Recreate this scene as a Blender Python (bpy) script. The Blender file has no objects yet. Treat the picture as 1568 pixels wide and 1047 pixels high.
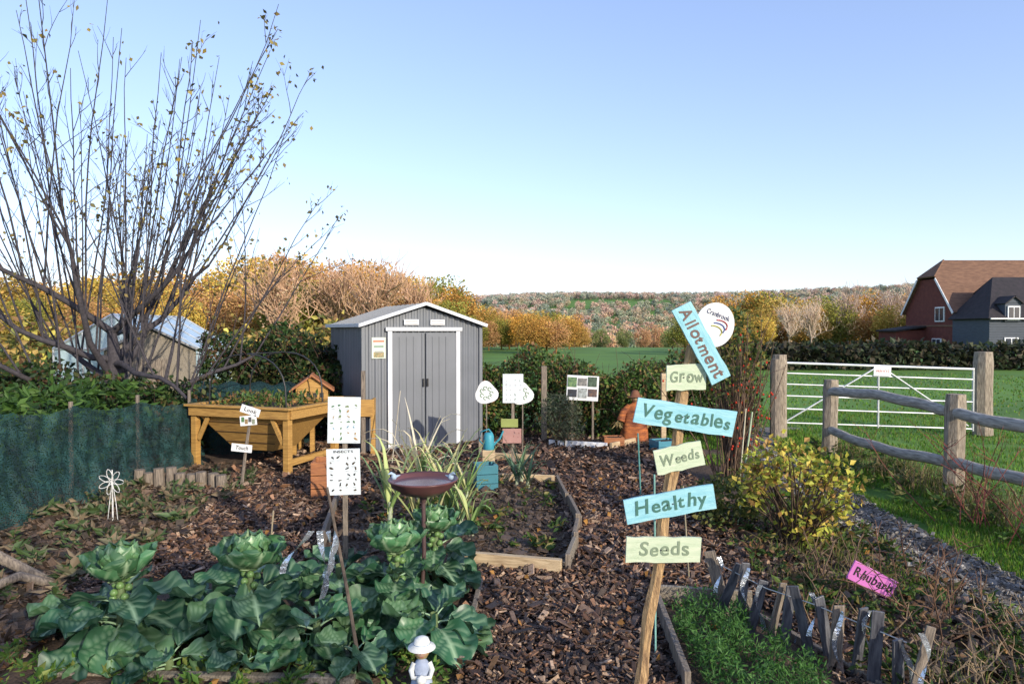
import bpy, math, random
import numpy as np
from mathutils import Vector, Matrix, Euler, noise as mnoise
rng=np.random.default_rng(7); R=random.Random(7)
scene=bpy.context.scene
COL=scene.collection
# ------------------------------------------------------------------ helpers
class Acc:
    def __init__(s): s.V=[];s.F=[];s.C=[];s.M=[];s.n=0
    def add(s,V,F,c=(1,1,1),m=0):
        V=np.asarray(V,float).reshape(-1,3);F=np.asarray(F,int)
        c=np.asarray(c,float)
        if c.ndim==1: c=np.tile(c[:3],(len(V),1))
        s.V.append(V);s.F.append(F+s.n);s.C.append(c[:,:3]);s.M.append(m);s.n+=len(V)
    def mesh(s,name,mats,smooth=False):
        V=np.concatenate(s.V);C=np.concatenate(s.C)
        lv=np.concatenate([f.ravel() for f in s.F])
        tot=np.concatenate([np.full(len(f),f.shape[1]) for f in s.F])
        mi=np.concatenate([np.full(len(f),m) for f,m in zip(s.F,s.M)])
        st=np.concatenate([[0],np.cumsum(tot)[:-1]])
        me=bpy.data.meshes.new(name)
        me.vertices.add(len(V));me.loops.add(len(lv));me.polygons.add(len(tot))
        me.vertices.foreach_set('co',V.ravel().astype(np.float32))
        me.loops.foreach_set('vertex_index',lv.astype(np.int32))
        me.polygons.foreach_set('loop_start',st.astype(np.int32))
        me.polygons.foreach_set('material_index',mi.astype(np.int32))
        me.polygons.foreach_set('use_smooth',np.full(len(tot),smooth))
        for m in (mats if isinstance(mats,(list,tuple)) else [mats]): me.materials.append(m)
        a=me.color_attributes.new('Col','FLOAT_COLOR','POINT')
        a.data.foreach_set('color',np.concatenate([C,np.ones((len(C),1))],1).ravel().astype(np.float32))
        me.update(calc_edges=True);me.validate()
        return me
    def obj(s,name,mats,parent=None,smooth=False):
        o=bpy.data.objects.new(name,s.mesh(name,mats,smooth));COL.objects.link(o)
        if parent: o.parent=parent
        return o
def empty(name,loc=(0,0,0),rz=0):
    o=bpy.data.objects.new(name,None);o.location=loc;o.rotation_euler=(0,0,rz);o.empty_display_size=.1
    COL.objects.link(o);return o
BF=np.array([[0,3,2,1],[4,5,6,7],[0,1,5,4],[1,2,6,5],[2,3,7,6],[3,0,4,7]])
def boxv(c,s,rot=None,taper=1.0):
    x,y,z=[v/2 for v in s]
    V=np.array([[-x,-y,-z],[x,-y,-z],[x,y,-z],[-x,y,-z],[-x*taper,-y*taper,z],[x*taper,-y*taper,z],[x*taper,y*taper,z],[-x*taper,y*taper,z]])
    if rot is not None: V=V@np.array(Euler(rot).to_matrix()).T
    return V+np.array(c)
def box(name,c,s,mat,parent=None,rot=None,bev=.004,taper=1.0):
    a=Acc();a.add(boxv((0,0,0),s,None,taper),BF)
    o=a.obj(name,mat,parent);o.location=c
    if rot: o.rotation_euler=rot
    if bev:
        b=o.modifiers.new('b','BEVEL');b.width=bev;b.segments=2
    return o
def tubev(P,r,n=5):
    P=np.asarray(P,float);k=len(P);r=np.broadcast_to(np.asarray(r,float),(k,))
    T=np.gradient(P,axis=0);T/=np.linalg.norm(T,axis=1)[:,None]+1e-9
    ref=np.array([1,0,0]) if abs(T[0][2])>.8 else np.array([0,0,1])
    U=np.cross(T,ref);U/=np.linalg.norm(U,axis=1)[:,None]+1e-9
    W=np.cross(T,U)
    a=np.arange(n)*2*math.pi/n
    V=P[:,None,:]+r[:,None,None]*(np.cos(a)[None,:,None]*U[:,None,:]+np.sin(a)[None,:,None]*W[:,None,:])
    V=V.reshape(-1,3);F=[]
    for i in range(k-1):
        for j in range(n):
            b=(j+1)%n
            F.append([i*n+j,i*n+b,(i+1)*n+b,(i+1)*n+j])
    return V,np.array(F)
def tube(a,P,r,n=5,c=(1,1,1),m=0,cap=False):
    V,F=tubev(P,r,n);a.add(V,F,c,m)
    if cap:
        a.add(V[:n],np.array([list(range(n))]),c,m);a.add(V[-n:],np.array([list(range(n))[::-1]]),c,m)
def lathe(a,prof,c0=(0,0,0),n=24,c=(1,1,1),m=0,sx=1,sy=1):
    k=len(prof);V=[]
    for r,z in prof:
        for j in range(n):
            t=2*math.pi*j/n;V.append((c0[0]+r*sx*math.cos(t),c0[1]+r*sy*math.sin(t),c0[2]+z))
    F=[[i*n+j,i*n+(j+1)%n,(i+1)*n+(j+1)%n,(i+1)*n+j] for i in range(k-1) for j in range(n)]
    a.add(V,F,c,m)
def unit(v): return v/(np.linalg.norm(v,axis=-1,keepdims=True)+1e-9)
def pick(pal,n,jit=.25):
    pal=np.array(pal);c=pal[rng.integers(0,len(pal),n)]
    return c*(1+rng.uniform(-jit,jit,(n,1)))
def leaves(a,P,L,W,pal,D=None,spread=1.0,m=0,fold=.18,jit=.25,cols=None):
    P=np.asarray(P,float);n=len(P)
    L=np.broadcast_to(L,(n,))*rng.uniform(.7,1.3,n);W=np.broadcast_to(W,(n,))*rng.uniform(.7,1.3,n)
    A=rng.normal(size=(n,3))
    if D is not None: A=unit(A)*spread+D
    A=unit(A);S=unit(np.cross(A,rng.normal(size=(n,3))));N=np.cross(A,S)
    V=np.stack([P,P+A*(L*.45)[:,None]+S*(W/2)[:,None]+N*(W*fold)[:,None],P+A*L[:,None],P+A*(L*.45)[:,None]-S*(W/2)[:,None]+N*(W*fold)[:,None]],1)
    c=pick(pal,n,jit) if cols is None else cols
    a.add(V.reshape(-1,3),np.arange(4*n).reshape(n,4),np.repeat(c,4,0),m)
def blades(a,P,H,W,pal,lean=.35,m=0):
    n=len(P);P=np.asarray(P,float);H=np.broadcast_to(H,(n,))*rng.uniform(.5,1.35,n)
    th=rng.uniform(0,2*math.pi,n);S=np.stack([np.cos(th),np.sin(th),0*th],1)*W/2
    ph=rng.uniform(0,2*math.pi,n);q=rng.uniform(0,lean,n)*1.6
    D=np.stack([np.cos(ph)*q,np.sin(ph)*q,np.ones(n)],1)
    mid=P+D*np.array([.5,.5,1])*(H*.55)[:,None];tip=P+D*np.array([1.3,1.3,1])*H[:,None]*np.array([1,1,.93])
    V=np.stack([P-S,P+S,mid+S*.8,mid-S*.8,tip],1).reshape(-1,3)
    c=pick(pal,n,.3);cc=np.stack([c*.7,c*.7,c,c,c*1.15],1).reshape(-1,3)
    b=np.arange(n)[:,None]*5
    off=a.n
    a.add(V,b+np.array([[0,1,2,3]]),cc,m)
    a.V.append(np.zeros((0,3)));a.F.append(b+np.array([[3,2,4]])+off);a.C.append(np.zeros((0,3)));a.M.append(m)
# ------------------------------------------------------------------ materials
def newmat(name):
    m=bpy.data.materials.new(name);m.use_nodes=True;nt=m.node_tree
    for n in list(nt.nodes): nt.nodes.remove(n)
    out=nt.nodes.new('ShaderNodeOutputMaterial');return m,nt,out
def mat(name,c1,c2=None,rough=.7,scale=8,metal=0,bump=.2,stretch=(1,1,1),bscale=None,attr=False,detail=6,spec=.4):
    m,nt,out=newmat(name);N=nt.nodes.new;L=nt.links.new
    p=N('ShaderNodeBsdfPrincipled');p.inputs['Roughness'].default_value=rough;p.inputs['Metallic'].default_value=metal
    p.inputs['Specular IOR Level'].default_value=spec
    tc=N('ShaderNodeTexCoord');mp=N('ShaderNodeMapping');mp.inputs['Scale'].default_value=stretch
    L(tc.outputs['Object'],mp.inputs['Vector'])
    nz=N('ShaderNodeTexNoise');nz.inputs['Scale'].default_value=scale;nz.inputs['Detail'].default_value=detail
    L(mp.outputs[0],nz.inputs['Vector'])
    rp=N('ShaderNodeValToRGB');rp.color_ramp.elements[0].position=.32;rp.color_ramp.elements[1].position=.68
    c2=c2 or tuple(v*.7 for v in c1)
    rp.color_ramp.elements[0].color=(*c2,1);rp.color_ramp.elements[1].color=(*c1,1)
    L(nz.outputs['Fac'],rp.inputs['Fac'])
    col=rp.outputs['Color']
    if attr:
        at=N('ShaderNodeAttribute');at.attribute_name='Col'
        mx=N('ShaderNodeMix');mx.data_type='RGBA';mx.blend_type='MULTIPLY';mx.inputs[0].default_value=1
        L(at.outputs['Color'],mx.inputs[6]);L(col,mx.inputs[7]);col=mx.outputs[2]
    L(col,p.inputs['Base Color'])
    if bump:
        b=N('ShaderNodeBump');b.inputs['Strength'].default_value=bump;b.inputs['Distance'].default_value=.02
        n2=N('ShaderNodeTexNoise');n2.inputs['Scale'].default_value=bscale or scale*3;n2.inputs['Detail'].default_value=5
        L(mp.outputs[0],n2.inputs['Vector']);L(n2.outputs['Fac'],b.inputs['Height']);L(b.outputs[0],p.inputs['Normal'])
    L(p.outputs[0],out.inputs[0]);return m
def leafmat(name,transl=.3,rough=.55,objcol=False,spec=.3):
    m,nt,out=newmat(name);N=nt.nodes.new;L=nt.links.new
    at=N('ShaderNodeAttribute');at.attribute_name='Col';col=at.outputs['Color']
    if objcol:
        oi=N('ShaderNodeObjectInfo');mx=N('ShaderNodeMix');mx.data_type='RGBA';mx.blend_type='MULTIPLY';mx.inputs[0].default_value=1
        L(col,mx.inputs[6]);L(oi.outputs['Color'],mx.inputs[7]);col=mx.outputs[2]
    p=N('ShaderNodeBsdfPrincipled');p.inputs['Roughness'].default_value=rough;p.inputs['Specular IOR Level'].default_value=spec
    L(col,p.inputs['Base Color'])
    t=N('ShaderNodeBsdfTranslucent');L(col,t.inputs['Color'])
    ms=N('ShaderNodeMixShader');ms.inputs[0].default_value=transl
    L(p.outputs[0],ms.inputs[1]);L(t.outputs[0],ms.inputs[2]);L(ms.outputs[0],out.inputs[0]);return m
LEAF=leafmat('leaf'); LEAFD=leafmat('leaf_far',.2,.8,True,.1); BARK=mat('bark',(.9,.9,.9),(.5,.5,.5),.85,30,attr=True,bump=.3)
PAINT=lambda n,c,r=.5,s=6:mat(n,c,tuple(v*.82 for v in c),r,s,bump=.08)
WOODY=mat('treated_pine',(.50,.29,.08),(.32,.17,.045),.7,5,stretch=(1,1,8),bump=.15)
WOODYH=mat('treated_pine_h',(.50,.29,.08),(.30,.16,.045),.7,5,stretch=(1.5,14,14),bump=.15)
WOODG=mat('weathered_wood',(.32,.26,.20),(.11,.09,.075),.85,7,stretch=(14,14,1.5),bump=.5)
WOODGH=mat('weathered_wood_h',(.36,.31,.24),(.13,.11,.09),.85,7,stretch=(14,1.2,14),bump=.5)
WOODPALE=mat('pale_pine_board',(.62,.48,.30),(.34,.24,.14),.75,5,stretch=(1.5,14,14),bump=.3)
POLEM=mat('rustic_pole',(.62,.40,.19),(.20,.12,.065),.8,9,stretch=(9,9,1.6),bump=.6)
WHITE=PAINT('white_paint',(.80,.80,.80)); DARK=mat('dark_metal',(.03,.03,.03),rough=.4)
# ------------------------------------------------------------------ camera, light
cam=bpy.data.cameras.new('camera');cam.lens=24;cam.sensor_width=36;cam.clip_end=6000;cam.clip_start=.05
co=bpy.data.objects.new('camera',cam);co.location=(0,0,1.64);co.rotation_euler=(math.radians(90-1.01),0,0);COL.objects.link(co);scene.camera=co
EL=math.radians(21);AZ=math.radians(143)
sd=Vector((math.sin(AZ)*math.cos(EL),math.cos(AZ)*math.cos(EL),math.sin(EL)))
su=bpy.data.lights.new('sun','SUN');su.energy=5.0;su.angle=math.radians(.5);su.color=(1,.90,.73)
so=bpy.data.objects.new('sun',su);so.rotation_euler=(-sd).to_track_quat('-Z','Y').to_euler();so.location=(20,-20,20);COL.objects.link(so)
w=bpy.data.worlds.new('World');scene.world=w;w.use_nodes=True;nt=w.node_tree
bg=nt.nodes['Background'];sk=nt.nodes.new('ShaderNodeTexSky');sk.sky_type='NISHITA';sk.sun_disc=False
sk.sun_elevation=EL;sk.sun_rotation=AZ;sk.air_density=1.0;sk.dust_density=.8;sk.ozone_density=1.8
gm=nt.nodes.new('ShaderNodeGamma');gm.inputs[1].default_value=.74
ml=nt.nodes.new('ShaderNodeVectorMath');ml.operation='MULTIPLY';ml.inputs[1].default_value=(2.3,2.3,2.75)
nt.links.new(sk.outputs[0],gm.inputs[0]);nt.links.new(gm.outputs[0],ml.inputs[0]);nt.links.new(ml.outputs[0],bg.inputs[0]);bg.inputs[1].default_value=.15
scene.view_settings.view_transform='Standard';scene.view_settings.look='None';scene.view_settings.exposure=0
# ------------------------------------------------------------------ terrain
def hz(x,y):
    r=math.hypot(x,max(y,0)) if y>0 else abs(x)*.3
    def s(a,b,t):
        t=min(max((t-a)/(b-a),0),1);return t*t*(3-2*t)
    h=-14*s(60,260,r)+ (66+7*math.sin(x*.004)+4*math.sin(x*.011+1))*s(300,1250,r)-60*s(1350,2600,r)
    if r>80: h+=3*mnoise.noise(Vector((x*.006,y*.006,0)))*s(80,300,r)
    return h
rad=np.concatenate([np.linspace(0,60,40),np.geomspace(62,3500,70)]);na=160
a=Acc();V=[]
for r in rad:
    for j in range(na):
        t=2*math.pi*j/na;x=r*math.cos(t);y=r*math.sin(t);V.append((x,y,hz(x,y)-.02))
F=[[i*na+j,(i+1)*na+j,(i+1)*na+(j+1)%na,i*na+(j+1)%na] for i in range(len(rad)-1) for j in range(na)]
a.add(V,F)
GR=mat('field_grass',(.11,.23,.025),(.07,.15,.018),.9,.25,bump=.3,bscale=20)
a.obj('ground',GR,smooth=True)
def ismulch(x,y):
    n=.25*mnoise.noise(Vector((x*1.3,y*1.3,3)))
    if x+n>1.95 or x+n<-2.75-(.0 if y<6.5 else .5): return False
    if -1.45<x<.45 and 4.62<y<7.3: return False
    if .82<x<1.5 and y<3.95: return False
    if -2.4<x<-.25 and y<4.4: return False
    return True
a=Acc();xs=np.arange(-6,2.76,.05);ys=np.arange(-1,11.6,.05);V=[];C=[]
for y in ys:
    for x in xs:
        n=mnoise.noise(Vector((x*5,y*5,0)))*.5+mnoise.noise(Vector((x*14,y*14,5)))*.5
        n2=mnoise.noise(Vector((x*.8,y*.8,9)))
        mu=ismulch(x,y)
        V.append((x,y,.02+(.018 if mu else .036)*n+.025*n2))
        c=np.array((.035,.024,.017)) if mu else np.array((.11,.072,.048))
        C.append(c*(1+.5*n))
nx=len(xs);F=[[j*nx+i,j*nx+i+1,(j+1)*nx+i+1,(j+1)*nx+i] for j in range(len(ys)-1) for i in range(nx-1)]
a.add(V,F,C)
a.obj('garden_soil',mat('soil',(1,1,1),(.55,.55,.55),.95,25,attr=True,bump=.9,bscale=60),smooth=True)
def chips(n,x0,x1,y0,y1,L,ok,pal,zb=.03,asp=(.2,.45)):
    x=rng.uniform(x0,x1,n);y=rng.uniform(y0,y1,n)
    k=np.array([ok(u,v) for u,v in zip(x,y)]);x=x[k];y=y[k];n=len(x)
    l=L*rng.lognormal(0,.45,n);wd=l*rng.uniform(asp[0],asp[1],n);t=rng.uniform(.003,.007,n)
    az=rng.uniform(0,2*math.pi,n);ti=rng.normal(0,.45,n);ro=rng.normal(0,.55,n)
    A=np.stack([np.cos(az)*np.cos(ti),np.sin(az)*np.cos(ti),np.sin(ti)],1)
    S=unit(np.cross(np.stack([0*az,0*az,1+0*az],1),A));Nn=np.cross(A,S);S2=S*np.cos(ro)[:,None]+Nn*np.sin(ro)[:,None];Nn=np.cross(A,S2)
    P=np.stack([x,y,zb+np.abs(rng.normal(0,.013,n))],1)
    A=A*(l/2)[:,None];S2=S2*(wd/2)[:,None];Nn=Nn*(t/2)[:,None]
    sg=[(-1,-1,-1),(1,-1,-1),(1,1,-1),(-1,1,-1),(-1,-.8,1),(1,-.7,1),(.8,1,1),(-1,.7,1)]
    Vv=np.stack([P+A*s[0]+S2*s[1]+Nn*s[2] for s in sg],1).reshape(-1,3)
    c=np.repeat(pick(pal,n,.4),8,0)
    return Vv,(np.arange(n)[:,None,None]*8+BF[None]).reshape(-1,4),c
CP=[(.05,.03,.022),(.10,.055,.035),(.035,.022,.017),(.18,.09,.05),(.30,.16,.09),(.11,.065,.045),(.45,.31,.21),(.05,.03,.022),(.20,.13,.09)]
a=Acc()
for args in [(32000,-2.8,2.0,2.6,4.8,.036),(26000,-3.2,2.0,4.8,7.5,.046),(9000,-3.2,2.0,7.5,11.4,.055)]:
    a.add(*chips(*args[:5],args[5],ismulch,CP))
a.add(*chips(2500,-1.4,.45,4.65,7.2,.03,lambda x,y:True,[(.13,.09,.065),(.08,.055,.04)],asp=(.5,.9)))
a.add(*chips(6000,-4.4,-2.5,3.0,8.2,.035,lambda x,y:not ismulch(x,y),[(.12,.08,.055),(.06,.045,.03),(.17,.11,.07)],asp=(.5,.9)))
a.add(*chips(4500,1.5,2.75,2.6,6.5,.035,lambda x,y:not ismulch(x,y),[(.14,.09,.065),(.08,.055,.035),(.2,.13,.08)],asp=(.4,.9)))
a.obj('bark_mulch',mat('chip',(1,1,1),(.6,.6,.6),.55,60,attr=True,bump=.3))
a=Acc();P=rng.uniform([-2.6,2.8,.05],[2.6,7.5,.07],(260,3));leaves(a,P,.05,.04,[(.40,.20,.05),(.32,.16,.05),(.25,.12,.05)],D=None);a.obj('fallen_leaves',LEAF)
def pathx(y): return 3.02+.10*math.sin(y*.9)+.02*(y-4)+(.16*(y-8.5)**2 if y>8.5 else 0)
a=Acc();V=[];yy=np.arange(0,11.5,.15)
for y in yy:
    for k in range(9):
        u=k/8-.5;V.append((pathx(y)+u*.78+.03*mnoise.noise(Vector((u*3,y*3,0)))*4*abs(u),y,.03+.012*mnoise.noise(Vector((u*5,y*4,2)))-.03*abs(u)*2))
F=[[j*9+i,j*9+i+1,(j+1)*9+i+1,(j+1)*9+i] for j in range(len(yy)-1) for i in range(8)]
a.add(V,F,(.26,.23,.20))
a.add(*chips(11000,2.5,3.7,2.5,10,.022,lambda x,y:abs(x-pathx(y))<.32,[(.28,.26,.24),(.16,.15,.14),(.38,.35,.31),(.12,.10,.08)],zb=.034,asp=(.6,1)))
a.obj('gravel_path',mat('gravel',(1,1,1),(.6,.6,.6),.9,40,attr=True,bump=.6))
# ------------------------------------------------------------------ grass
GP=[(.09,.22,.015),(.13,.28,.02),(.07,.17,.015),(.16,.25,.03),(.19,.20,.05)]
a=Acc()
def gpts(n,x0,x1,y0,y1,f=lambda x,y:True,thr=-.2,sc=1.5,z=.0):
    x=rng.uniform(x0,x1,n);y=rng.uniform(y0,y1,n)
    k=np.array([f(u,v) and mnoise.noise(Vector((u*sc,v*sc,1)))>thr for u,v in zip(x,y)])
    return np.stack([x[k],y[k],np.full(k.sum(),z)],1)
off=lambda x,y:abs(x-pathx(y))>.30
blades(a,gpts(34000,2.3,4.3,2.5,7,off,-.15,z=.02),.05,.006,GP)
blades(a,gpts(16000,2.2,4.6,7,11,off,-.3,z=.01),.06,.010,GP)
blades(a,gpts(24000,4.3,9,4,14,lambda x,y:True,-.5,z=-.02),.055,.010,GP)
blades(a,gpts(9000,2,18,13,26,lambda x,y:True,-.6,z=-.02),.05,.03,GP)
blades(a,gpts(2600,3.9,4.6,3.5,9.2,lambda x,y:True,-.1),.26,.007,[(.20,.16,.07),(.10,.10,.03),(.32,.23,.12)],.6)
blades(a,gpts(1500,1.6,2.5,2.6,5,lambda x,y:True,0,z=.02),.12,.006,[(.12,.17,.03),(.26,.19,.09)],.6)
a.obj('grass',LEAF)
# ------------------------------------------------------------------ generic plants
def rdir(el0,el1):
    az=R.uniform(0,2*math.pi);el=math.radians(R.uniform(el0,el1))
    return np.array([math.cos(az)*math.cos(el),math.sin(az)*math.cos(el),math.sin(el)])
def bpath(p,d,L,n=5,up=.0,jit=.06):
    P=[np.array(p,float)];d=np.array(d,float)
    for i in range(n):
        d=d+np.array([0,0,up])/n+np.array([R.gauss(0,jit) for _ in range(3)]);d/=np.linalg.norm(d)
        P.append(P[-1]+d*L/n)
    return np.array(P),d
def clump(c,r,n,k=14,shell=.6):
    c=np.array(c);r=np.array(r)
    cc=unit(rng.normal(size=(k,3)))*rng.uniform(shell,1,(k,1))**.5*.72
    sr=rng.uniform(.25,.48,k);idx=rng.integers(0,k,n)
    q=unit(rng.normal(size=(n,3)))*rng.uniform(.3,1,(n,1))**.5
    P=cc[idx]+q*sr[idx][:,None]
    sh=rng.uniform(.75,1.25,k)[idx]
    return c+P*r,q,sh
def bush(name,c,r,n,L,W,pal,stem=(.12,.08,.05),ns=14,k=16,out=.5):
    a=Acc();P,q,sh=clump(c,r,n,k)
    P[:,2]=np.maximum(P[:,2],.03)
    leaves(a,P,L,W,pal,D=q*.5+np.array([0,0,.2]),cols=pick(pal,n)*sh[:,None])
    for i in range(ns):
        j=R.randrange(n);b=np.array([c[0]+R.uniform(-.2,.2)*r[0],c[1]+R.uniform(-.2,.2)*r[1],0]);e=P[j]
        m=(b+e)/2+np.array([0,0,.12*r[2]]);tube(a,[b,m,e],[.008,.006,.003],4,stem,1)
    return a.obj(name,[LEAF,BARK])
def hedge(name,x0,x1,y0,y1,top,n,L,W,pal,twigs=80):
    a=Acc()
    x=rng.uniform(x0,x1,n);u=rng.uniform(0,1,n)
    y=np.where(rng.uniform(size=n)<.75,y0+(y1-y0)*rng.uniform(0,1,n)**2.2,y0+(y1-y0)*u)
    tp=np.array([top(v) for v in x]);z=tp*rng.uniform(0,1,n)**.75
    nn=np.array([mnoise.noise(Vector((p*2.2,q*2.2,s*2.6))) for p,q,s in zip(x,y,z)])
    y=y-.22*nn+.15*(z/np.maximum(tp,.1))**3;z=z+.16*nn*(z/np.maximum(tp,.1))
    P=np.stack([x,y,z],1)
    c=pick(pal,n,.35)*(1+1.1*nn)[:,None].clip(.3,2.2)
    leaves(a,P,L,W,pal,D=np.array([0,-.7,-.1]),cols=c)
    for i in range(twigs):
        xx=R.uniform(x0,x1);yy=R.uniform(y0,y1);t=top(xx)
        P,_=bpath((xx,yy,t*R.uniform(.3,.8)),unit(np.array([R.gauss(0,.5),-.3,1])),R.uniform(.3,.7),4,-.5,.12)
        tube(a,P,[.006,.005,.004,.003,.002],3,(.14,.08,.06),1)
    for i in range(int((x1-x0)*10)):
        xx=R.uniform(x0,x1);yy=(y0+y1)/2+R.uniform(-.1,.3)
        P,_=bpath((xx,yy,0),unit(np.array([R.gauss(0,.3),R.gauss(0,.2),1])),top(xx)*.95,4,0,.1)
        tube(a,P,[.03,.025,.02,.012,.006],4,(.06,.045,.035),1)
    return a.obj(name,[LEAF,BARK])
DG=[(.025,.055,.015),(.03,.065,.02),(.045,.08,.02),(.02,.04,.015),(.08,.09,.03),(.09,.05,.025)]
MG=[(.05,.10,.02),(.07,.13,.025),(.10,.15,.03),(.04,.08,.02),(.18,.16,.05),(.20,.11,.05),(.05,.09,.02)]
hedge('bramble_hedge',-9.5,-3.9,8.45,9.7,lambda x:1.03+.13*math.sin(x*1.7)+.10*mnoise.noise(Vector((x*3,0,0)))*2,17000,.075,.055,DG,110)
hedge('ivy_hedge',-4.6,-2.4,9.9,11.2,lambda x:1.55+.14*math.sin(x*5),8500,.08,.06,DG,90)
hedge('garden_hedge',-.7,3.75,10.2,11.6,lambda x:1.08+.10*math.sin(x*3.1)+.08*math.sin(x*7)+(.12 if x<.9 or x>2.6 else -.02),18000,.07,.05,MG,170)
hedge('field_hedge',8,60,28,30,lambda x:1.05+.08*math.sin(x*.9),14000,.28,.2,[(.03,.045,.02),(.045,.05,.025),(.06,.05,.03)],0)
hedge('scrub_thicket',-34,-2,19,24,lambda x:1.5+.35*math.sin(x*.8)+.5*mnoise.noise(Vector((x*.7,3,0))),13000,.22,.16,[(.34,.26,.06),(.16,.17,.05),(.28,.16,.07),(.36,.24,.07),(.12,.14,.04),(.42,.36,.08)],90)
# ------------------------------------------------------------------ big bare tree on the left
def twig(a,p,d,L,r,depth,col,up=.25,tips=None,n=4):
    P,de=bpath(p,d,L,n,up,.07)
    tube(a,P,np.linspace(r,r*.35,len(P)),4 if r<.02 else 6,col)
    if tips is not None and depth<=1: tips.append((P[-1],de));tips.append((P[-2],de))
    if depth>0:
        k=R.randint(1,3)
        for i in range(k):
            t=R.uniform(.25,.95)*(len(P)-1);i0=int(t);q=P[i0]+(P[min(i0+1,len(P)-1)]-P[i0])*(t-i0)
            dd=unit(de*1.0+np.array([R.gauss(0,.38),R.gauss(0,.38),R.gauss(0,.25)])+np.array([0,0,.15]))
            twig(a,q,dd,L*R.uniform(.28,.5),r*.5,depth-1,col,up,tips,3)
a=Acc();tips=[];T0=np.array([-5.5,9.35,0]);bc=(.075,.066,.075)
Pt=np.array([T0,T0+[.03,0,.5],T0+[.0,0,.95],T0+[.06,0,1.25],T0+[.02,0,1.6]])
tube(a,Pt,[.13,.11,.10,.09,.06],9,bc)
nsc=12
for i in range(nsc):
    az=2*math.pi*i/nsc+R.uniform(-.2,.2);el=math.radians(R.uniform(5,45))
    d=np.array([math.cos(az)*math.cos(el),math.sin(az)*math.cos(el)*.6,math.sin(el)])
    L=R.uniform(1.3,2.3)
    P,de=bpath(Pt[1+i%4]+[0,0,R.uniform(-.1,.1)],d,L,7,.35,.15)
    tube(a,P,np.linspace(.050,.020,len(P)),7,bc)
    for k in range(8):
        t=.2+.8*k/7;j=min(int(t*7),6);q=P[j]+(P[j+1]-P[j])*(t*7-j)
        out=unit(np.array([q[0]-T0[0],q[1]-T0[1],0])+1e-3)
        dd=unit(out*R.uniform(.0,.60)*(.4+t)+np.array([R.gauss(0,.12),R.gauss(0,.10),1]))
        Ls=R.uniform(2.7,4.7)*(1.1-.38*t)
        S,se=bpath(q,dd,Ls,8,.10,.04)
        tube(a,S,np.linspace(.015,.0035,len(S)),5,bc)
        tips.append((S[-1],se))
        for u in range(R.randint(6,10)):
            t2=R.uniform(.10,.97)*8;j2=min(int(t2),7);q2=S[j2]+(S[j2+1]-S[j2])*(t2-j2)
            d2=unit(dd+np.array([R.gauss(0,.5),R.gauss(0,.4),R.gauss(0,.15)]))
            twig(a,q2,d2,R.uniform(.3,1.2)*(1.1-t2/11),.0058,1,bc,.25,tips,4)
tp=np.array([t[0] for t in tips]);sel=rng.uniform(size=len(tp))<np.where(tp[:,0]>-4.0,.34,.10)
tp=tp[sel];tp=np.concatenate([tp+rng.normal(0,.05,tp.shape) for _ in range(2)])
leaves(a,tp,.07,.045,[(.30,.22,.05),(.22,.16,.05),(.35,.28,.08),(.14,.12,.04),(.10,.09,.04)],D=np.array([0,0,-.7]),m=1)
a.obj('bare_orchard_tree',[BARK,LEAF],smooth=True)
# ------------------------------------------------------------------ distant trees
def treemesh(name,n,H,Rr,leaf,k=20,bare=0):
    a=Acc();P,q,sh=clump((0,0,H*.56),(Rr,Rr,H*.46),n,k)
    P[:,2]=np.maximum(P[:,2],H*.04)
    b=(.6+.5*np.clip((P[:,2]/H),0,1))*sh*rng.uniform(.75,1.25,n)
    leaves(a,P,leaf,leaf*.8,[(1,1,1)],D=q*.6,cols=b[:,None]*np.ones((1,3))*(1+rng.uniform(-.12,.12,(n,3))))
    P,_=bpath((0,0,-1),(0,0,1),H*.6+1,4,0,.04);tube(a,P,np.linspace(H*.025,H*.012,5),5,(.5,.45,.45))
    for i in range(10+bare):
        z=R.uniform(.2,.6)*H;d=rdir(25,75)
        Q,_=bpath((0,0,z),d,R.uniform(.3,.5)*H,4,.4,.12);tube(a,Q,np.linspace(H*.010,H*.003,5),3,(.7,.65,.65))
        if bare:
            for u in range(12):
                q0=Q[R.randint(1,4)];S,_=bpath(q0,unit(_+np.array([R.gauss(0,.6),R.gauss(0,.6),.3])),H*R.uniform(.1,.25),3,.3,.15)
                tube(a,S,np.linspace(H*.004,H*.0014,4),3,(1.0,.9,.85))
    return a.mesh(name,LEAFD)
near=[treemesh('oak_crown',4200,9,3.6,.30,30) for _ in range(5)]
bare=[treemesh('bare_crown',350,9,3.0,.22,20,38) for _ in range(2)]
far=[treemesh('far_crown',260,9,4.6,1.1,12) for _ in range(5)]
def inst(parent,me,x,y,s,col,z=None,wx=1):
    o=bpy.data.objects.new('tree',me);COL.objects.link(o);o.parent=parent
    o.location=(x,y,hz(x,y) if z is None else z);o.scale=(s*wx*R.uniform(.85,1.2),s*wx*R.uniform(.85,1.2),s);o.rotation_euler=(0,0,R.uniform(0,6.28));o.color=(*col,1)
AP=[(.60,.34,.07),(.54,.31,.08),(.56,.31,.11),(.46,.32,.08),(.62,.44,.10),(.28,.27,.06),(.54,.31,.13)]
wd=empty('autumn_woodland')
def belt(n,b0,b1,d0,d1,top,meshes,pal,wx=1):
    for i in range(n):
        b=b0+(b1-b0)*(i+R.uniform(-.3,.3))/max(n-1,1);d=R.uniform(d0,d1);x=b*d;y=d
        ht=top(b)*d+1.64-hz(x,y);s=ht/9*R.uniform(.84,1.0)
        inst(wd,R.choice(meshes),x,y,s,R.choice(pal),None,wx)
def ltop(b):
    if b<-.42: return .090
    if b<-.2: return .112
    if b<-.07: return .112-(b+.2)*.30
    return .042
belt(34,-.85,-.045,60,78,ltop,near,AP,1.15)
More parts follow.
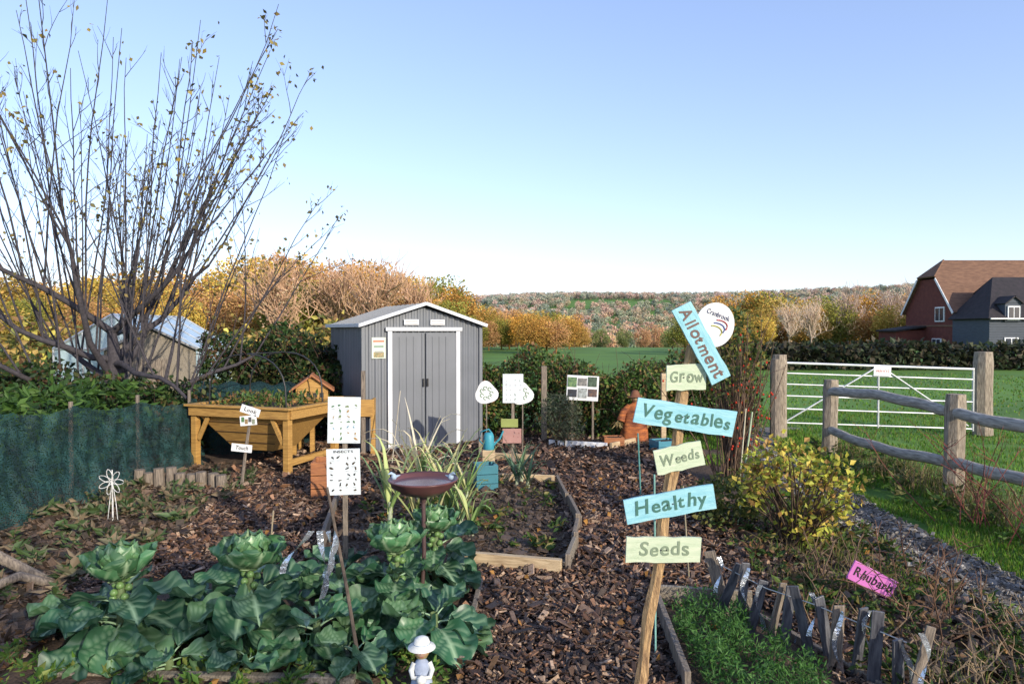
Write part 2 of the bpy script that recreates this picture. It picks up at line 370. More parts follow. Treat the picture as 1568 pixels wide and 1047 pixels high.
belt(20,-.8,-.08,46,54,lambda b:ltop(b)*.66,near,AP,1.2)
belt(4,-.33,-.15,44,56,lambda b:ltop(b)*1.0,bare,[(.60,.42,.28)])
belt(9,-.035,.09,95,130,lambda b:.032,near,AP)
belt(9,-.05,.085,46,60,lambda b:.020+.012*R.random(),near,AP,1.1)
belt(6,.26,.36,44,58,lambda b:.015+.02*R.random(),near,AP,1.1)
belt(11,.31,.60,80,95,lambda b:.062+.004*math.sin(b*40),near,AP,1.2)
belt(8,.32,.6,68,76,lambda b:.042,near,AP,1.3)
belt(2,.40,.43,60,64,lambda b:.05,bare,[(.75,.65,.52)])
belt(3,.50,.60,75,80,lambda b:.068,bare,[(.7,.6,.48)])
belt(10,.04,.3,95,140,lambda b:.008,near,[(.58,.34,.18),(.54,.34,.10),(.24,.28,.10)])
hw=empty('hillside_trees')
HP=[(.54,.36,.17),(.60,.37,.18),(.44,.34,.16),(.30,.32,.14),(.60,.36,.22),(.20,.26,.13),(.56,.42,.17),(.15,.22,.12)]
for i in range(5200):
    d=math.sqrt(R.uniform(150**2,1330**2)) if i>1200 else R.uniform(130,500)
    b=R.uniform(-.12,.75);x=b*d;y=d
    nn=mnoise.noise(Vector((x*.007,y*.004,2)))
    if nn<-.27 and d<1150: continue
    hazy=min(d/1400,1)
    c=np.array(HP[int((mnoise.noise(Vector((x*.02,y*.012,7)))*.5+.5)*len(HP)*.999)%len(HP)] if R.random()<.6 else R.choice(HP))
    c=c*(1-.55*hazy)+np.array((.58,.58,.62))*.55*hazy  # aerial haze put into the crown colour, stronger with distance
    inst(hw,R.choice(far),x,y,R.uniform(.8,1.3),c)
# ------------------------------------------------------------------ metal shed
def corr(w,h,pitch=.06,amp=.012,top=None):
    n=int(w/pitch)*6;xs=np.linspace(0,w,n+1);ph=(xs/pitch)%1
    y=np.where(ph<.35,-amp,np.where(ph<.5,-amp+(ph-.35)/.15*amp,np.where(ph<.85,0,-(ph-.85)/.15*amp)))
    V=[];F=[]
    for i,x in enumerate(xs):
        V+= [(x,y[i],0.02),(x,y[i],h if top is None else top(x))]
    for i in range(n): F.append([2*i,2*i+2,2*i+3,2*i+1])
    return V,F
shed=empty('metal_shed',(-1.97,9.0,0),math.radians(28));W,D,E,PK=1.71,1.7,1.70,1.95
SM=mat('grey_steel',(.17,.18,.20),(.14,.15,.165),.42,2,bump=0,metal=.1);ST=mat('light_trim',(.66,.67,.69),(.58,.59,.61),.45,3,bump=0)
gab=lambda x:E+(PK-E)*(1-abs(x-W/2)/(W/2))
a=Acc();V,F=corr(W,E,.085,.014,gab);a.add(V,F);a.obj('front_wall',SM,shed)
a=Acc();V,F=corr(W,E,.085,.012,gab);V=np.array(V);V[:,1]=D-V[:,1];a.add(V,F);a.obj('back_wall',SM,shed)
for nm,x in (('left_wall',0),('right_wall',W)):
    a=Acc();V,F=corr(D,E,.085,.018);V=np.array(V);U=V.copy();U[:,0]=x+V[:,1]*(1 if x==0 else -1);U[:,1]=V[:,0];a.add(U,F);a.obj(nm,SM,shed)
for sg in (0,1):
    a=Acc();x0=-.07 if sg==0 else W+.07
    z0=E-.02;th=.02
    Vt=[(x0,-.09,z0),(W/2,-.09,PK+.03),(W/2,D+.09,PK+.03),(x0,D+.09,z0)]
    V=[(p[0],p[1],p[2]) for p in Vt]+[(p[0],p[1],p[2]+th) for p in Vt];a.add(V,BF);a.obj('roof_panel',SM,shed)
    L=math.hypot(W/2+.07,PK+.05-E);an=math.atan2(PK+.05-E,W/2+.07)*(1 if sg==0 else -1)
    box('roof_trim',((x0+W/2)/2,-.10,(z0+PK+.03)/2+.02),(L,.02,.045),ST,shed,(0,-an,0),.003)
    for r in range(9):
        t=(r+.5)/9;y=-.06+t*(D+.12)
        box('roof_rib',((x0+W/2)/2,y,(z0+PK+.03)/2+.028),(L,.03,.012),SM,shed,(0,-an,0),0)
box('eave_trim',(-.07,D/2,E-.0),(.02,D+.2,.05),ST,shed)
for x in (0,W): box('corner_trim',(x,-.008,E/2),(.05,.05,E),SM,shed)
dx0,dx1,dh=.38,1.33,1.60
for x in (dx0-.02,dx1+.02): box('door_frame',(x,-.035,dh/2+.02),(.06,.03,dh),ST,shed)
box('door_head',((dx0+dx1)/2,-.04,dh+.05),(dx1-dx0+.16,.035,.05),ST,shed)
box('door_sill',((dx0+dx1)/2,-.04,.03),(dx1-dx0+.1,.03,.04),SM,shed)
for k in range(2):
    x0=dx0+.012+k*(dx1-dx0)/2;wd2=(dx1-dx0)/2-.02
    box('door_leaf',(x0+wd2/2,-.03,dh/2+.02),(wd2,.02,dh-.04),SM,shed)
    box('door_stile',(x0+(wd2-.02 if k==0 else .02),-.045,dh/2+.02),(.035,.014,dh-.05),SM,shed)
    for j in range(3): box('door_rib',(x0+.11+j*.10,-.043,dh/2),(.03,.010,dh-.1),SM,shed,None,.002)
    box('door_handle',((dx0+dx1)/2+(-.03 if k==0 else .03),-.065,.92),(.02,.03,.11),DARK,shed)
SLOT=mat('slot',(.2,.2,.22))
for x in (W/2-.19,W/2+.19):
    box('gable_vent',(x,-.03,1.745),(.21,.02,.075),WHITE,shed)
    for j in range(3): box('vent_slot',(x,-.042,1.725+j*.02),(.18,.005,.006),SLOT,shed,None,0)
# ------------------------------------------------------------------ lettering
def textobj(s,parent,size,loc,rot,m,wmax=None,jit=0):
    holder=bpy.data.objects.new('lettering',None);COL.objects.link(holder);holder.parent=parent;holder.location=loc;holder.rotation_euler=rot
    objs=[];x=0
    for ch in s:
        c=bpy.data.curves.new('letter','FONT');c.body=ch;c.size=size*(1+R.uniform(-jit,jit));c.extrude=.0008;c.offset=.0016*jit*8*(size/.09);c.shear=R.uniform(0,.2)*(1 if jit else 0)
        o=bpy.data.objects.new('letter',c);COL.objects.link(o);o.parent=holder;c.materials.append(m);objs.append(o)
    bpy.context.view_layer.update()
    for o,ch in zip(objs,s):
        wch=max(o.dimensions.x,size*.12);o.location=(x,-size*.28+R.uniform(-jit,jit)*size*.3,0);o.rotation_euler=(0,0,R.uniform(-jit,jit)*.7);x+=wch+size*.10
    x-=size*.1;sc=(wmax/x if wmax else 1);holder.scale=(sc,1,1)
    ux=Euler(rot).to_matrix()@Vector((1,0,0));holder.location=Vector(loc)-ux*(x*sc/2)
    return holder
box('notice',(.21,-.022,1.40),(.19,.008,.28),PAINT('notice',(.60,.66,.55)),shed,None,0)
for j,c in enumerate([(.5,.16,.08),(.20,.30,.22),(.35,.35,.32)]): box('notice_print',(.21,-.028,1.49-j*.07),(.15-.02*j,.003,.022),PAINT('np%d'%j,c),shed,None,0)
box('notice_photo',(.21,-.028,1.31),(.14,.003,.07),mat('notice_photo',(.45,.30,.15),(.10,.16,.08),.5,40),shed,None,0)
# ------------------------------------------------------------------ signpost
sp=empty('allotment_signpost',(0,3.0,0))
a=Acc();P=[];Rr=[]
for i in range(25):
    t=i/24;z=-.03+1.60*t;P.append((.560+.148*z+.006*math.sin(i*.85),.025,z));Rr.append(.027+.003*math.sin(i*1.3)+R.uniform(-.0015,.0015))
tube(a,P,Rr,7,(1,1,1),0,True);a.obj('pole',POLEM,sp)
CY=mat('cyan_board',(.34,.62,.68),(.22,.50,.58),.6,10,bump=.15,stretch=(1,6,6));PG=mat('pale_green_board',(.60,.66,.48),(.46,.55,.38),.6,10,bump=.15,stretch=(1,6,6))
TX=mat('lettering',(.07,.20,.16),rough=.6);TXG=mat('grey_lettering',(.26,.33,.22),rough=.6);TXR=mat('red_lettering',(.20,.12,.10),rough=.6)
def board(nm,txt,x,z,w,h,ang,m,tm,y=-.012,ts=.085,frac=.82):
    e=bpy.data.objects.new(nm,None);COL.objects.link(e);e.parent=sp;e.location=(x,y,z);e.rotation_euler=(0,-math.radians(ang),0)
    aa=Acc();hw,hh=w/2,h/2;n=8;V=[]
    top=[(-hw+2*hw*i/n,hh+R.uniform(-.0025,.0025)) for i in range(n+1)];bot=[(hw-2*hw*i/n,-hh+R.uniform(-.0025,.0025)) for i in range(n+1)]
    bot[0]=(bot[0][0]-R.uniform(0,.008),bot[0][1]);top[0]=(top[0][0]+R.uniform(0,.008),top[0][1]);pr=bot+top
    k=len(pr)
    V=[(p[0],-.007,p[1]) for p in pr]+[(p[0],.007,p[1]) for p in pr]
    aa.add(V,[[i,(i+1)%k,k+(i+1)%k,k+i] for i in range(k)]);aa.add(V[:k],[list(range(k))]);aa.add(V[k:],[list(range(k))[::-1]]);aa.obj('board',m,e)
    textobj(txt,e,ts,(0,-.0085,0),(math.radians(90),0,0),tm,w*frac,.12)
    for u in (-.012,.012): box('nail',(u,-.009,0),(.005,.004,.005),DARK,e,None,0)
board('seeds_board','Seeds',.666,.675,.333,.110,0,PG,TXG,ts=.085,frac=.66)
board('healthy_board','Healthy',.694,.876,.40,.108,10.3,CY,TX,ts=.085)
board('weeds_board','Weeds',.732,1.08,.215,.110,13,PG,TXG,ts=.065)
board('vegetables_board','Vegetables',.758,1.258,.445,.112,-8.5,CY,TX,ts=.082,frac=.88)
board('grow_board','Grow',.763,1.433,.18,.112,2,PG,TXG,ts=.075)
board('allotment_board','Allotment',.822,1.583,.37,.09,-61,CY,TXR,y=-.032,ts=.075,frac=.9)
a=Acc();n=32
V=[(.085*math.cos(t)*1.0,-.004,.098*math.sin(t)) for t in np.linspace(0,2*math.pi,n,endpoint=False)]+[(.085*math.cos(t),.004,.098*math.sin(t)) for t in np.linspace(0,2*math.pi,n,endpoint=False)]
a.add(V,[[j,(j+1)%n,n+(j+1)%n,n+j] for j in range(n)]);a.add(V[:n],[list(range(n))]);a.add(V[n:],[list(range(n))[::-1]])
o=a.obj('round_badge',WHITE,sp);o.location=(.886,-.014,1.662);o.rotation_euler=(0,math.radians(12),0)
textobj('Cranbrook',sp,.03,(.900,-.020,1.705),(math.radians(90),math.radians(22),0),mat('darkprint',(.08,.09,.18)),.105)
for j,c in enumerate([(.5,.08,.08),(.1,.15,.4),(.5,.45,.1)]):
    P=[(.895+.045*math.cos(t)-.012*j,-.0195,1.655+.028*math.sin(t)-.012*j) for t in np.linspace(-.6,1.6,8)]
    a=Acc();tube(a,P,.003,4);a.obj('badge_logo',PAINT('logo%d'%j,c),sp)
# ------------------------------------------------------------------ bird bath
bb=empty('bird_bath',(-.535,4.1,0));TM=mat('terracotta_glaze',(.15,.06,.06),(.09,.04,.04),.35,8,bump=.05)
a=Acc();lathe(a,[(.012,.635),(.05,.64),(.12,.66),(.175,.695),(.205,.735),(.212,.742),(.207,.748),(.195,.738),(.165,.71),(.11,.685),(.0,.675)],n=40);a.obj('bowl',TM,bb,True)
a=Acc();lathe(a,[(.0,.722),(.178,.722)],n=40);a.obj('water',mat('water',(.16,.09,.10),rough=.12,bump=0),bb)
a=Acc();tube(a,[(0,0,.64),(.004,0,.3),(-.012,0,-.02)],.013,8);tube(a,[(0,0,.64),(0,0,.60)],[.03,.014],8);a.obj('stem',mat('stem_iron',(.10,.06,.06),rough=.5),bb,smooth=True)
a=Acc()
for sx in (-1,1):
    lathe(a,[(.0,.0),(.014,.006),(.018,.02),(.012,.034),(0,.042)],(sx*.17,-.04,.745),10)
    tube(a,[(sx*.17,-.04,.775),(sx*.185,-.055,.79),(sx*.20,-.07,.785)],[.010,.009,.002],6)
    tube(a,[(sx*.16,-.035,.765),(sx*.135,-.02,.77)],[.010,.002],6)
a.obj('perched_bird_ornament',mat('bird_glaze',(.35,.45,.55)),bb,smooth=True)
# ------------------------------------------------------------------ brussels sprouts
def bigleaf(a,base,az,L,Wd,el0,droop,c1,vein,cup=.25,pet=5,vs=.6):
    nu,nv=15,13;V=[];C=[]
    p=np.array([0.,0.,0.]);el=el0;path=[];els=[]
    for i in range(nu+pet):
        path.append(p.copy());els.append(el);p=p+np.array([math.cos(el),0,math.sin(el)])*L/(nu+pet-1);el-=droop/(nu+pet-1)
    ph=R.uniform(0,6);br=R.uniform(.7,1.35);tw=R.uniform(-.35,.35)
    for i in range(nu):
        t=i/(nu-1);idx=i+pet;wv=Wd*max(math.sin(math.pi*(t*.93+.05)),0.02)**.55*(.82+.3*t)
        if i==nu-1: wv*=.55
        for j in range(nv):
            s=j/(nv-1)*2-1
            off=wv/2*s;e=els[idx]
            up=cup*Wd*(s*s)*.8+.018*math.sin(t*12+s*4+ph)*abs(s)**1.5*(L/.3)+tw*off*.5
            up+=-.008*(abs(((t-.45*abs(s))*5)%1-.5)*2)**3+.008
            q=path[idx]+np.array([-math.sin(e),0,math.cos(e)])*up+np.array([0,off,0])+np.array([math.cos(e),0,math.sin(e)])*abs(s)**2*(.05*L*(1 if t<.5 else -1.2*(t-.3)))
            V.append(q)
            cc=np.array(c1)*br*(1-.15*abs(s))
            fr=((t-.45*abs(s))*5)%1
            if j==nv//2: cc=np.array(vein)
            elif min(fr,1-fr)<.15 and abs(s)<.9: k_=vs*(1-.5*abs(s));cc=cc*(1-k_)+np.array(vein)*k_
            C.append(cc)
    V=np.array(V);ca,sa=math.cos(az),math.sin(az);M=np.array([[ca,-sa,0],[sa,ca,0],[0,0,1]])
    F=[[i*nv+j,(i+1)*nv+j,(i+1)*nv+j+1,i*nv+j+1] for i in range(nu-1) for j in range(nv-1)]
    a.add(V@M.T+base,F,C)
    k=pet+5
    pp=np.array(path[:k])@M.T+base;tube(a,pp,np.linspace(.008,.003,k)*(L/.33),5,vein)
CAB=[(.035,.12,.055),(.05,.145,.065),(.07,.17,.085),(.03,.095,.05),(.09,.19,.08)]
CABM=leafmat('cabbage',.2,.38,spec=.5)
VE=(.34,.50,.30)
def sprout(name,x,y,H,s=1.0,nl=26,head=True):
    a=Acc();tube(a,[(x,y,0),(x,y,H-.06)],[.024,.02],7,(.16,.22,.10))
    for i in range(nl):
        t=i/nl;z=H*(.12+.58*t);az=i*2.4+R.uniform(-.35,.35)
        L=s*(.38-.06*t)*R.uniform(.8,1.15);el=math.radians(-2+(28 if head else 42)*t+R.uniform(-12,12))
        bigleaf(a,np.array([x,y,z]),az,L,L*R.uniform(.62,.76),el,math.radians(R.uniform(30,85)),R.choice(CAB),VE,pet=5)
    if head:
        for k in range(14):
            az=k*2.4;zz=H*.55+.012*k;lathe(a,[(0,0),(.016,.006),(.021,.018),(.014,.032),(0,.038)],(x+.035*math.cos(az),y+.035*math.sin(az),zz),7,(.16,.28,.09))
        for ring,(n,L,e0,dr,c) in enumerate([(7,.25,12,-50,(.07,.19,.08)),(8,.215,26,-85,(.11,.25,.10)),(7,.18,40,-112,(.17,.32,.12)),(6,.15,54,-130,(.24,.40,.14)),(5,.115,68,-145,(.31,.47,.17)),(4,.09,80,-155,(.38,.52,.21))]):
            for k in range(n):
                bigleaf(a,np.array([x,y,H-.05+.012*ring]),k*2*math.pi/n+ring*.5,L*s,L*s*.86,math.radians(e0+R.uniform(-6,6)),math.radians(dr),c,(.42,.56,.33),cup=.20,pet=1,vs=.4)
    return a.obj(name,CABM,smooth=True)
for (x,y,H,s,nl) in [(-1.95,3.38,.44,1.0,20),(-1.36,3.52,.45,1.0,20),(-.64,3.74,.46,.95,20),(-.48,4.25,.43,.85,18),(-.98,3.40,.24,.85,16),(-.40,3.48,.25,.85,18),(-1.66,3.8,.28,.85,14),(-1.02,4.0,.32,.9,15),(-.75,3.25,.16,.7,13),(-1.62,3.2,.15,.7,13),(-2.25,3.6,.22,.8,13),(-1.25,3.2,.14,.6,10)]:
    sprout('brussels_sprout_plant',x,y,H,s,nl,H>.42)
# ------------------------------------------------------------------ raised-bed boards
def plank(nm,p0,p1,h,t,m,z=0,parent=None):
    p0=np.array(p0);p1=np.array(p1);c=(p0+p1)/2;L=np.linalg.norm(p1-p0);an=math.atan2(p1[1]-p0[1],p1[0]-p0[0])
    return box(nm,(c[0],c[1],z+h/2),(L,t,h),m,parent,(R.uniform(-.04,.04),R.uniform(-.01,.01),an),.004)
rb=empty('raised_bed_frame')
plank('front_board',(-.36,4.68),(.33,4.50),.10,.05,WOODPALE,.02,rb);plank('front_board',(-.30,4.74),(.36,4.57),.06,.03,WOODPALE,.02,rb)
plank('side_board',(.37,4.56),(.46,4.98),.12,.03,WOODGH,.01,rb);plank('side_board',(.45,5.0),(.53,5.5),.12,.03,WOODG,.01,rb)
plank('side_board',(.55,5.5),(.52,6.2),.13,.03,WOODG,.01,rb);plank('side_board',(.51,6.2),(.47,7.1),.12,.03,WOODG,.01,rb)
plank('back_board',(-.9,7.35),(.45,7.2),.10,.03,WOODPALE,.01,rb);plank('side_board',(-1.38,4.9),(-1.62,6.3),.14,.03,WOODG,.01,rb)
for p in [(.37,4.5),(.47,5.0),(.53,5.5),(.5,6.2)]: box('peg',(p[0],p[1],.07),(.035,.035,.18),WOODG,rb)
sb=empty('sprout_bed_frame');plank('front_board',(-2.1,3.14),(-.72,3.10),.05,.04,WOODGH,.01,sb);plank('side_board',(-.24,3.25),(-.2,4.3),.07,.03,WOODG,.0,sb)
cb=empty('carrot_bed_frame');plank('back_board',(.86,4.0),(1.38,3.9),.13,.03,WOODGH,.01,cb);plank('side_board',(.78,3.0),(.84,3.97),.12,.03,WOODG,.01,cb)
plank('side_board',(1.28,4.05),(1.72,2.9),.05,.03,WOODG,.01,cb)
fe=empty('far_bed_frame');plank('board',(.52,9.55),(1.3,9.3),.08,.05,WHITE,.02,fe);plank('board',(-.35,8.6),(.25,8.4),.08,.04,WOODPALE,.02,fe);plank('board',(-.4,8.6),(-.45,9.6),.08,.04,WOODPALE,.02,fe)
plank('board',(1.35,9.3),(1.9,9.9),.08,.04,WOODPALE,.02,fe)
# ------------------------------------------------------------------ leeks and small plants
def strapplant(name,plants,pal):
    a=Acc()
    for (x,y,H,n) in plants:
        tube(a,[(x,y,0),(x,y,H*.3)],[.022,.018],7,(.5,.55,.38))
        for i in range(n):
            az=(i%2)*math.pi+R.uniform(-.7,.7);el=math.radians(R.uniform(55,86));L=H*R.uniform(.7,1.05);w0=R.uniform(.035,.062)
            p=np.array([x,y,H*R.uniform(.12,.3)]);V=[];C=[];c=pick(pal,1,.2)[0];nn=9;br=R.uniform(.3,.85)
            for k in range(nn):
                t=k/(nn-1);ww=w0*(1-t**2.2)*.5+.001
                s=np.array([-math.sin(az),math.cos(az),0])
                V+=[p-s*ww,p+np.array([0,0,-.006]),p+s*ww];C+=[c,c*1.3,c]
                p=p+np.array([math.cos(az)*math.cos(el),math.sin(az)*math.cos(el),math.sin(el)])*L/nn
                el-=(0 if t<br else 1)*R.uniform(.25,.65)+.03
            F=[[k*3+j,k*3+j+1,(k+1)*3+j+1,(k+1)*3+j] for k in range(nn-1) for j in range(2)]
            a.add(V,F,C)
    return a.obj(name,LEAF,smooth=True)
LK=[(.24,.36,.13),(.32,.42,.16),(.44,.50,.21),(.18,.28,.13),(.56,.53,.28)]
strapplant('leek_row',[(-.98+.09*i+R.uniform(-.03,.03),6.1+R.uniform(-.6,.6),R.uniform(.6,.85),9) for i in range(7)]+[(-.62+.10*i,5.4+R.uniform(-.1,.2),R.uniform(.45,.6),7) for i in range(4)],LK)
strapplant('leek_clump',[(.05,7.0,.48,12),(.16,6.9,.42,10),(.1,7.2,.5,8)],[(.12,.20,.13),(.16,.26,.15)])
strapplant('dried_maize',[(-.95,6.6,.85,7),(-.88,6.5,.95,6),(-.82,6.6,.8,6)],[(.70,.62,.44),(.75,.68,.52)])
def lowplants(name,n,x0,x1,y0,y1,sz,pal,nl=14,H=.08):
    a=Acc()
    for i in range(n):
        x=R.uniform(x0,x1);y=R.uniform(y0,y1);s=R.uniform(.6,1.3)
        P=np.tile([x,y,.03],(nl,1))+rng.normal(0,1,(nl,3))*np.array([.02,.02,.0])*s+np.array([0,0,1])*rng.uniform(0,H,(nl,1))
        D=unit(rng.normal(size=(nl,3))*np.array([1,1,.3]));leaves(a,P,sz*s,sz*s*.4,pal,D=D*1.5+np.array([0,0,.4]))
    return a.obj(name,LEAF)
lowplants('bed_weeds',50,-1.3,.4,4.8,7.1,.07,MG)
lowplants('wilting_crop',120,-4.2,-2.7,4.0,7.6,.09,[(.08,.13,.05),(.16,.15,.09),(.24,.18,.11),(.06,.10,.03)],18,.08)
lowplants('chickweed',110,-2.9,-.3,2.8,3.5,.05,[(.10,.20,.03),(.07,.15,.03),(.18,.22,.05)],18,.05)
lowplants('border_weeds',210,1.6,2.8,2.8,6,.055,MG,16)
lowplants('fence_weeds',90,3.6,4.8,4,9,.08,[(.07,.14,.02),(.16,.15,.05),(.05,.10,.02)],20,.15)
a=Acc();P=rng.uniform([.86,2.85,.04],[1.42,3.88,.15],(7500,3));nn=np.array([mnoise.noise(Vector((p[0]*6,p[1]*6,0))) for p in P]);P=P[nn>-.12];P[:,2]*=(1+nn[nn>-.12]*1.1);P=P[P[:,0]<1.5-(P[:,1]-2.85)*.25]
leaves(a,P,.035,.009,[(.06,.16,.03),(.09,.21,.05),(.05,.12,.03)],D=np.array([0,0,.4]));a.obj('carrot_tops',LEAF)
bush('yellow_currant_bush',(2.12,5.1,.42),(.48,.42,.44),1400,.05,.038,[(.50,.48,.07),(.40,.42,.07),(.26,.32,.05),(.58,.45,.09),(.36,.21,.06)],ns=70,k=26)
bush('currant_bush',(1.75,5.6,.22),(.35,.35,.24),900,.045,.035,[(.16,.20,.05),(.10,.14,.04),(.24,.22,.06)],ns=16)
bush('lavender_bush',(.68,9.5,.36),(.35,.3,.40),1800,.07,.012,[(.14,.16,.09),(.20,.20,.11),(.10,.13,.07)],ns=20)
bush('rose_bush',(2.35,7.2,1.35),(.38,.36,.60),800,.055,.04,[(.10,.14,.03),(.16,.17,.04),(.28,.22,.05),(.06,.09,.03)],ns=46,k=26)
a=Acc()
for i in range(46):
    P,_=bpath((2.35+R.uniform(-.18,.18),7.2+R.uniform(-.15,.15),0),unit(np.array([R.gauss(0,.14),R.gauss(0,.14),1])),R.uniform(1.0,1.95),7,-.1,.07);tube(a,P,np.linspace(.009,.003,8),4,(.22,.14,.09))
    for k in range(3):
        q=P[R.randint(2,6)]+rng.normal(0,.05,3);lathe(a,[(0,0),(.010,.006),(.012,.014),(.005,.026),(0,.028)],q,6,(.6,.05,.02),1)
a.obj('rose_hip_stems',[BARK,LEAF])
a=Acc()
for (bx,by,n,H,c) in [(2.25,3.6,12,.6,(.22,.12,.07)),(2.55,4.3,8,.5,(.2,.10,.06)),(1.95,4.2,9,.4,(.25,.16,.1)),(3.9,5.0,10,.95,(.28,.07,.06)),(3.75,5.6,10,.9,(.26,.08,.06)),(2.45,3.1,9,.45,(.3,.2,.12)),(1.72,3.5,6,.35,(.3,.2,.12)),(2.0,3.0,10,.3,(.36,.26,.16)),(2.6,3.6,8,.3,(.36,.26,.16))]:
    for i in range(n):
        P,_=bpath((bx+R.gauss(0,.08),by+R.gauss(0,.08),0),unit(np.array([R.gauss(0,.4),R.gauss(0,.3),1])),H*R.uniform(.6,1.2),6,-.4,.12);tube(a,P,np.linspace(.0055,.002,7),4,c)
        for k in range(3):
            q=P[R.randint(2,5)];S,_=bpath(q,unit(np.array([R.gauss(0,.6),R.gauss(0,.5),.7])),H*.25,3,0,.2);tube(a,S,[.003,.0025,.002,.0015],3,c)
a.obj('dead_stems',BARK)
# ------------------------------------------------------------------ stakes / canes
def cane(nm,p0,p1,r,col):
    a=Acc();p0=np.array(p0);p1=np.array(p1);tube(a,[p0+(p1-p0)*t for t in (0,.25,.27,.5,.52,.75,.77,1)],[r,r,r*1.15,r,r*1.15,r*.95,r*1.1,r*.9],7,(1,1,1),0,True)
    return a.obj(nm,mat(nm,col,rough=.6,scale=12),smooth=True)
cane('garden_cane',(1.80,5.45,0),(1.94,5.5,.98),.007,(.45,.55,.35));cane('garden_cane',(1.95,5.9,0),(2.06,6.0,.95),.006,(.55,.5,.35))
cane('garden_cane',(1.25,6.6,0),(1.22,6.6,.64),.008,(.10,.30,.28));cane('garden_cane',(1.15,4.4,0),(1.12,4.45,.62),.005,(.35,.3,.2))
cane('garden_cane',(-1.45,8.2,0),(-1.36,8.3,.9),.006,(.5,.45,.35));cane('garden_cane',(.70,3.3,0),(.68,3.25,.95),.005,(.25,.5,.45))
cane('garden_cane',(1.42,6.2,0),(1.4,6.2,.5),.006,(.1,.2,.15));cane('garden_cane',(-1.75,4.9,0),(-1.72,4.9,.34),.006,(.4,.33,.22))
box('wooden_stake',(-1.93,8.85,.55),(.05,.05,1.12),WOODG);box('hedge_post',(.47,10.0,.55),(.08,.08,1.12),WOODG);box('hedge_post',(2.2,9.9,.5),(.07,.07,1.02),WOODPALE)
bs=empty('foil_bird_scarer');a=Acc();tube(a,[(-.70,3.17,-.02),(-.80,3.28,.40),(-.93,3.42,.85)],[.010,.009,.007],7,(.16,.12,.09));a.obj('stick',BARK,bs)
FOIL=mat('foil',(.85,.88,.92),(.5,.58,.70),.18,12,metal=.8,bump=.5)
a=Acc()
for k,(dx,L) in enumerate([(-.04,.32),(0,.28),(.03,.22),(-.08,.20)]):
    V=[];n=14
    for i in range(n):
        t=i/(n-1);p=np.array([-.86+dx+.05*math.sin(t*3+k)*t+(-.12*t if k==3 else 0),3.18,.70-t*L]);th=t*4+k
        s=np.array([math.cos(th),math.sin(th),0])*.015;V+=[p-s,p+s]
    a.add(V,[[2*i,2*i+1,2*i+3,2*i+2] for i in range(n-1)])
a.obj('foil_strips',FOIL,bs,smooth=True)
ps=empty('insect_poster_stake',(-1.035,4.2,0))
box('stake',(.0,.02,.6),(.03,.02,1.24),WOODG,ps)
PRT=mat('print',(1,1,1),(.8,.8,.8),attr=True,bump=0)
def poster(parent,c,w,h,rot=(0,0,0),seed=1,pal=None,n=14,base=(.70,.75,.78)):
    e=bpy.data.objects.new('poster',None);COL.objects.link(e);e.parent=parent;e.location=c;e.rotation_euler=rot
    box('sheet',(0,0,0),(w,.003,h),PAINT('laminate',base,.25),e,None,0)
    rr=random.Random(seed);a=Acc();pal=pal or [(.10,.08,.05),(.2,.25,.12),(.25,.12,.06),(.05,.05,.05),(.15,.3,.4)]
    cols=4;rows=max(2,int(n/cols))
    for i in range(rows):
        for j in range(cols):
            if rr.random()<.15: continue
            cx=(j+.5)/cols*w*.9-w*.45+rr.uniform(-.008,.008);cz=h*.36-(i+.5)/rows*h*.82+rr.uniform(-.006,.006);c=rr.choice(pal)
            k=9;r0=w*rr.uniform(.035,.065);an=rr.uniform(0,3)
            pts=[]
            for t in np.linspace(0,2*math.pi,k,endpoint=False):
                u,v=r0*rr.uniform(.5,1.4)*math.cos(t),r0*.55*rr.uniform(.4,1.3)*math.sin(t);pts.append((cx+u*math.cos(an)-v*math.sin(an),-.0035,cz+u*math.sin(an)+v*math.cos(an)))
            a.add(pts,[list(range(k))],c)
            a.add([(cx-r0*.8,-.0035,cz-r0*1.5),(cx+r0*.8,-.0035,cz-r0*1.5),(cx+r0*.8,-.0035,cz-r0*1.36),(cx-r0*.8,-.0035,cz-r0*1.36)],[[0,1,2,3]],(.3,.3,.3))
    a.obj('print',PRT,e);return e
e=poster(ps,(-.0,-.0,1.085),.20,.285,(0,math.radians(1),.05),3,[(.2,.25,.12),(.15,.3,.4),(.4,.25,.1),(.1,.2,.1)],28);e=poster(ps,(-.005,-.0,.765),.205,.285,(0,math.radians(-1),.05),5,[(.03,.03,.03),(.08,.06,.04)],28)
textobj('INSECTS',e,.022,(0,-.004,.125),(math.radians(90),0,0),DARK,.12)
ls=empty('touch_label_stake',(-2.72,6.95,0));a=Acc();tube(a,[(-.05,0,0),(.0,0,.4),(.07,0,.86)],[.018,.016,.014],7);a.obj('stake',WOODG,ls)
for (x,z,an,t,w0,h0) in [(.06,.82,-18,'Look',.2,.08),(.04,.72,5,'',.17,.10),(-.03,.44,-6,'Touch',.21,.08)]:
    o=box('label',(x,-.025,z),(w0,.006,h0),WHITE,ls,(0,math.radians(-an),0),.002)
    if t: textobj(t,ls,.055,(x,-.030,z),(math.radians(90),math.radians(-an),0),DARK,.13,.06)
    else:
        for k in range(4): box('photo',(x-.055+k*.036,-.030,z+.01*(-1)**k),(.03,.002,.05),PAINT('ph%d'%k,[(.1,.2,.08),(.3,.2,.1),(.1,.1,.1),(.25,.28,.2)][k]),ls,None,0)
cs=empty('wildlife_sign_stand',(0,8.0,0));box('stake',(0.01,.02,.55),(.035,.025,1.1),WOODG,cs)
poster(cs,(.012,-.01,.955),.24,.34,(0,0,0),8,[(.5,.5,.5),(.3,.35,.3)],20)
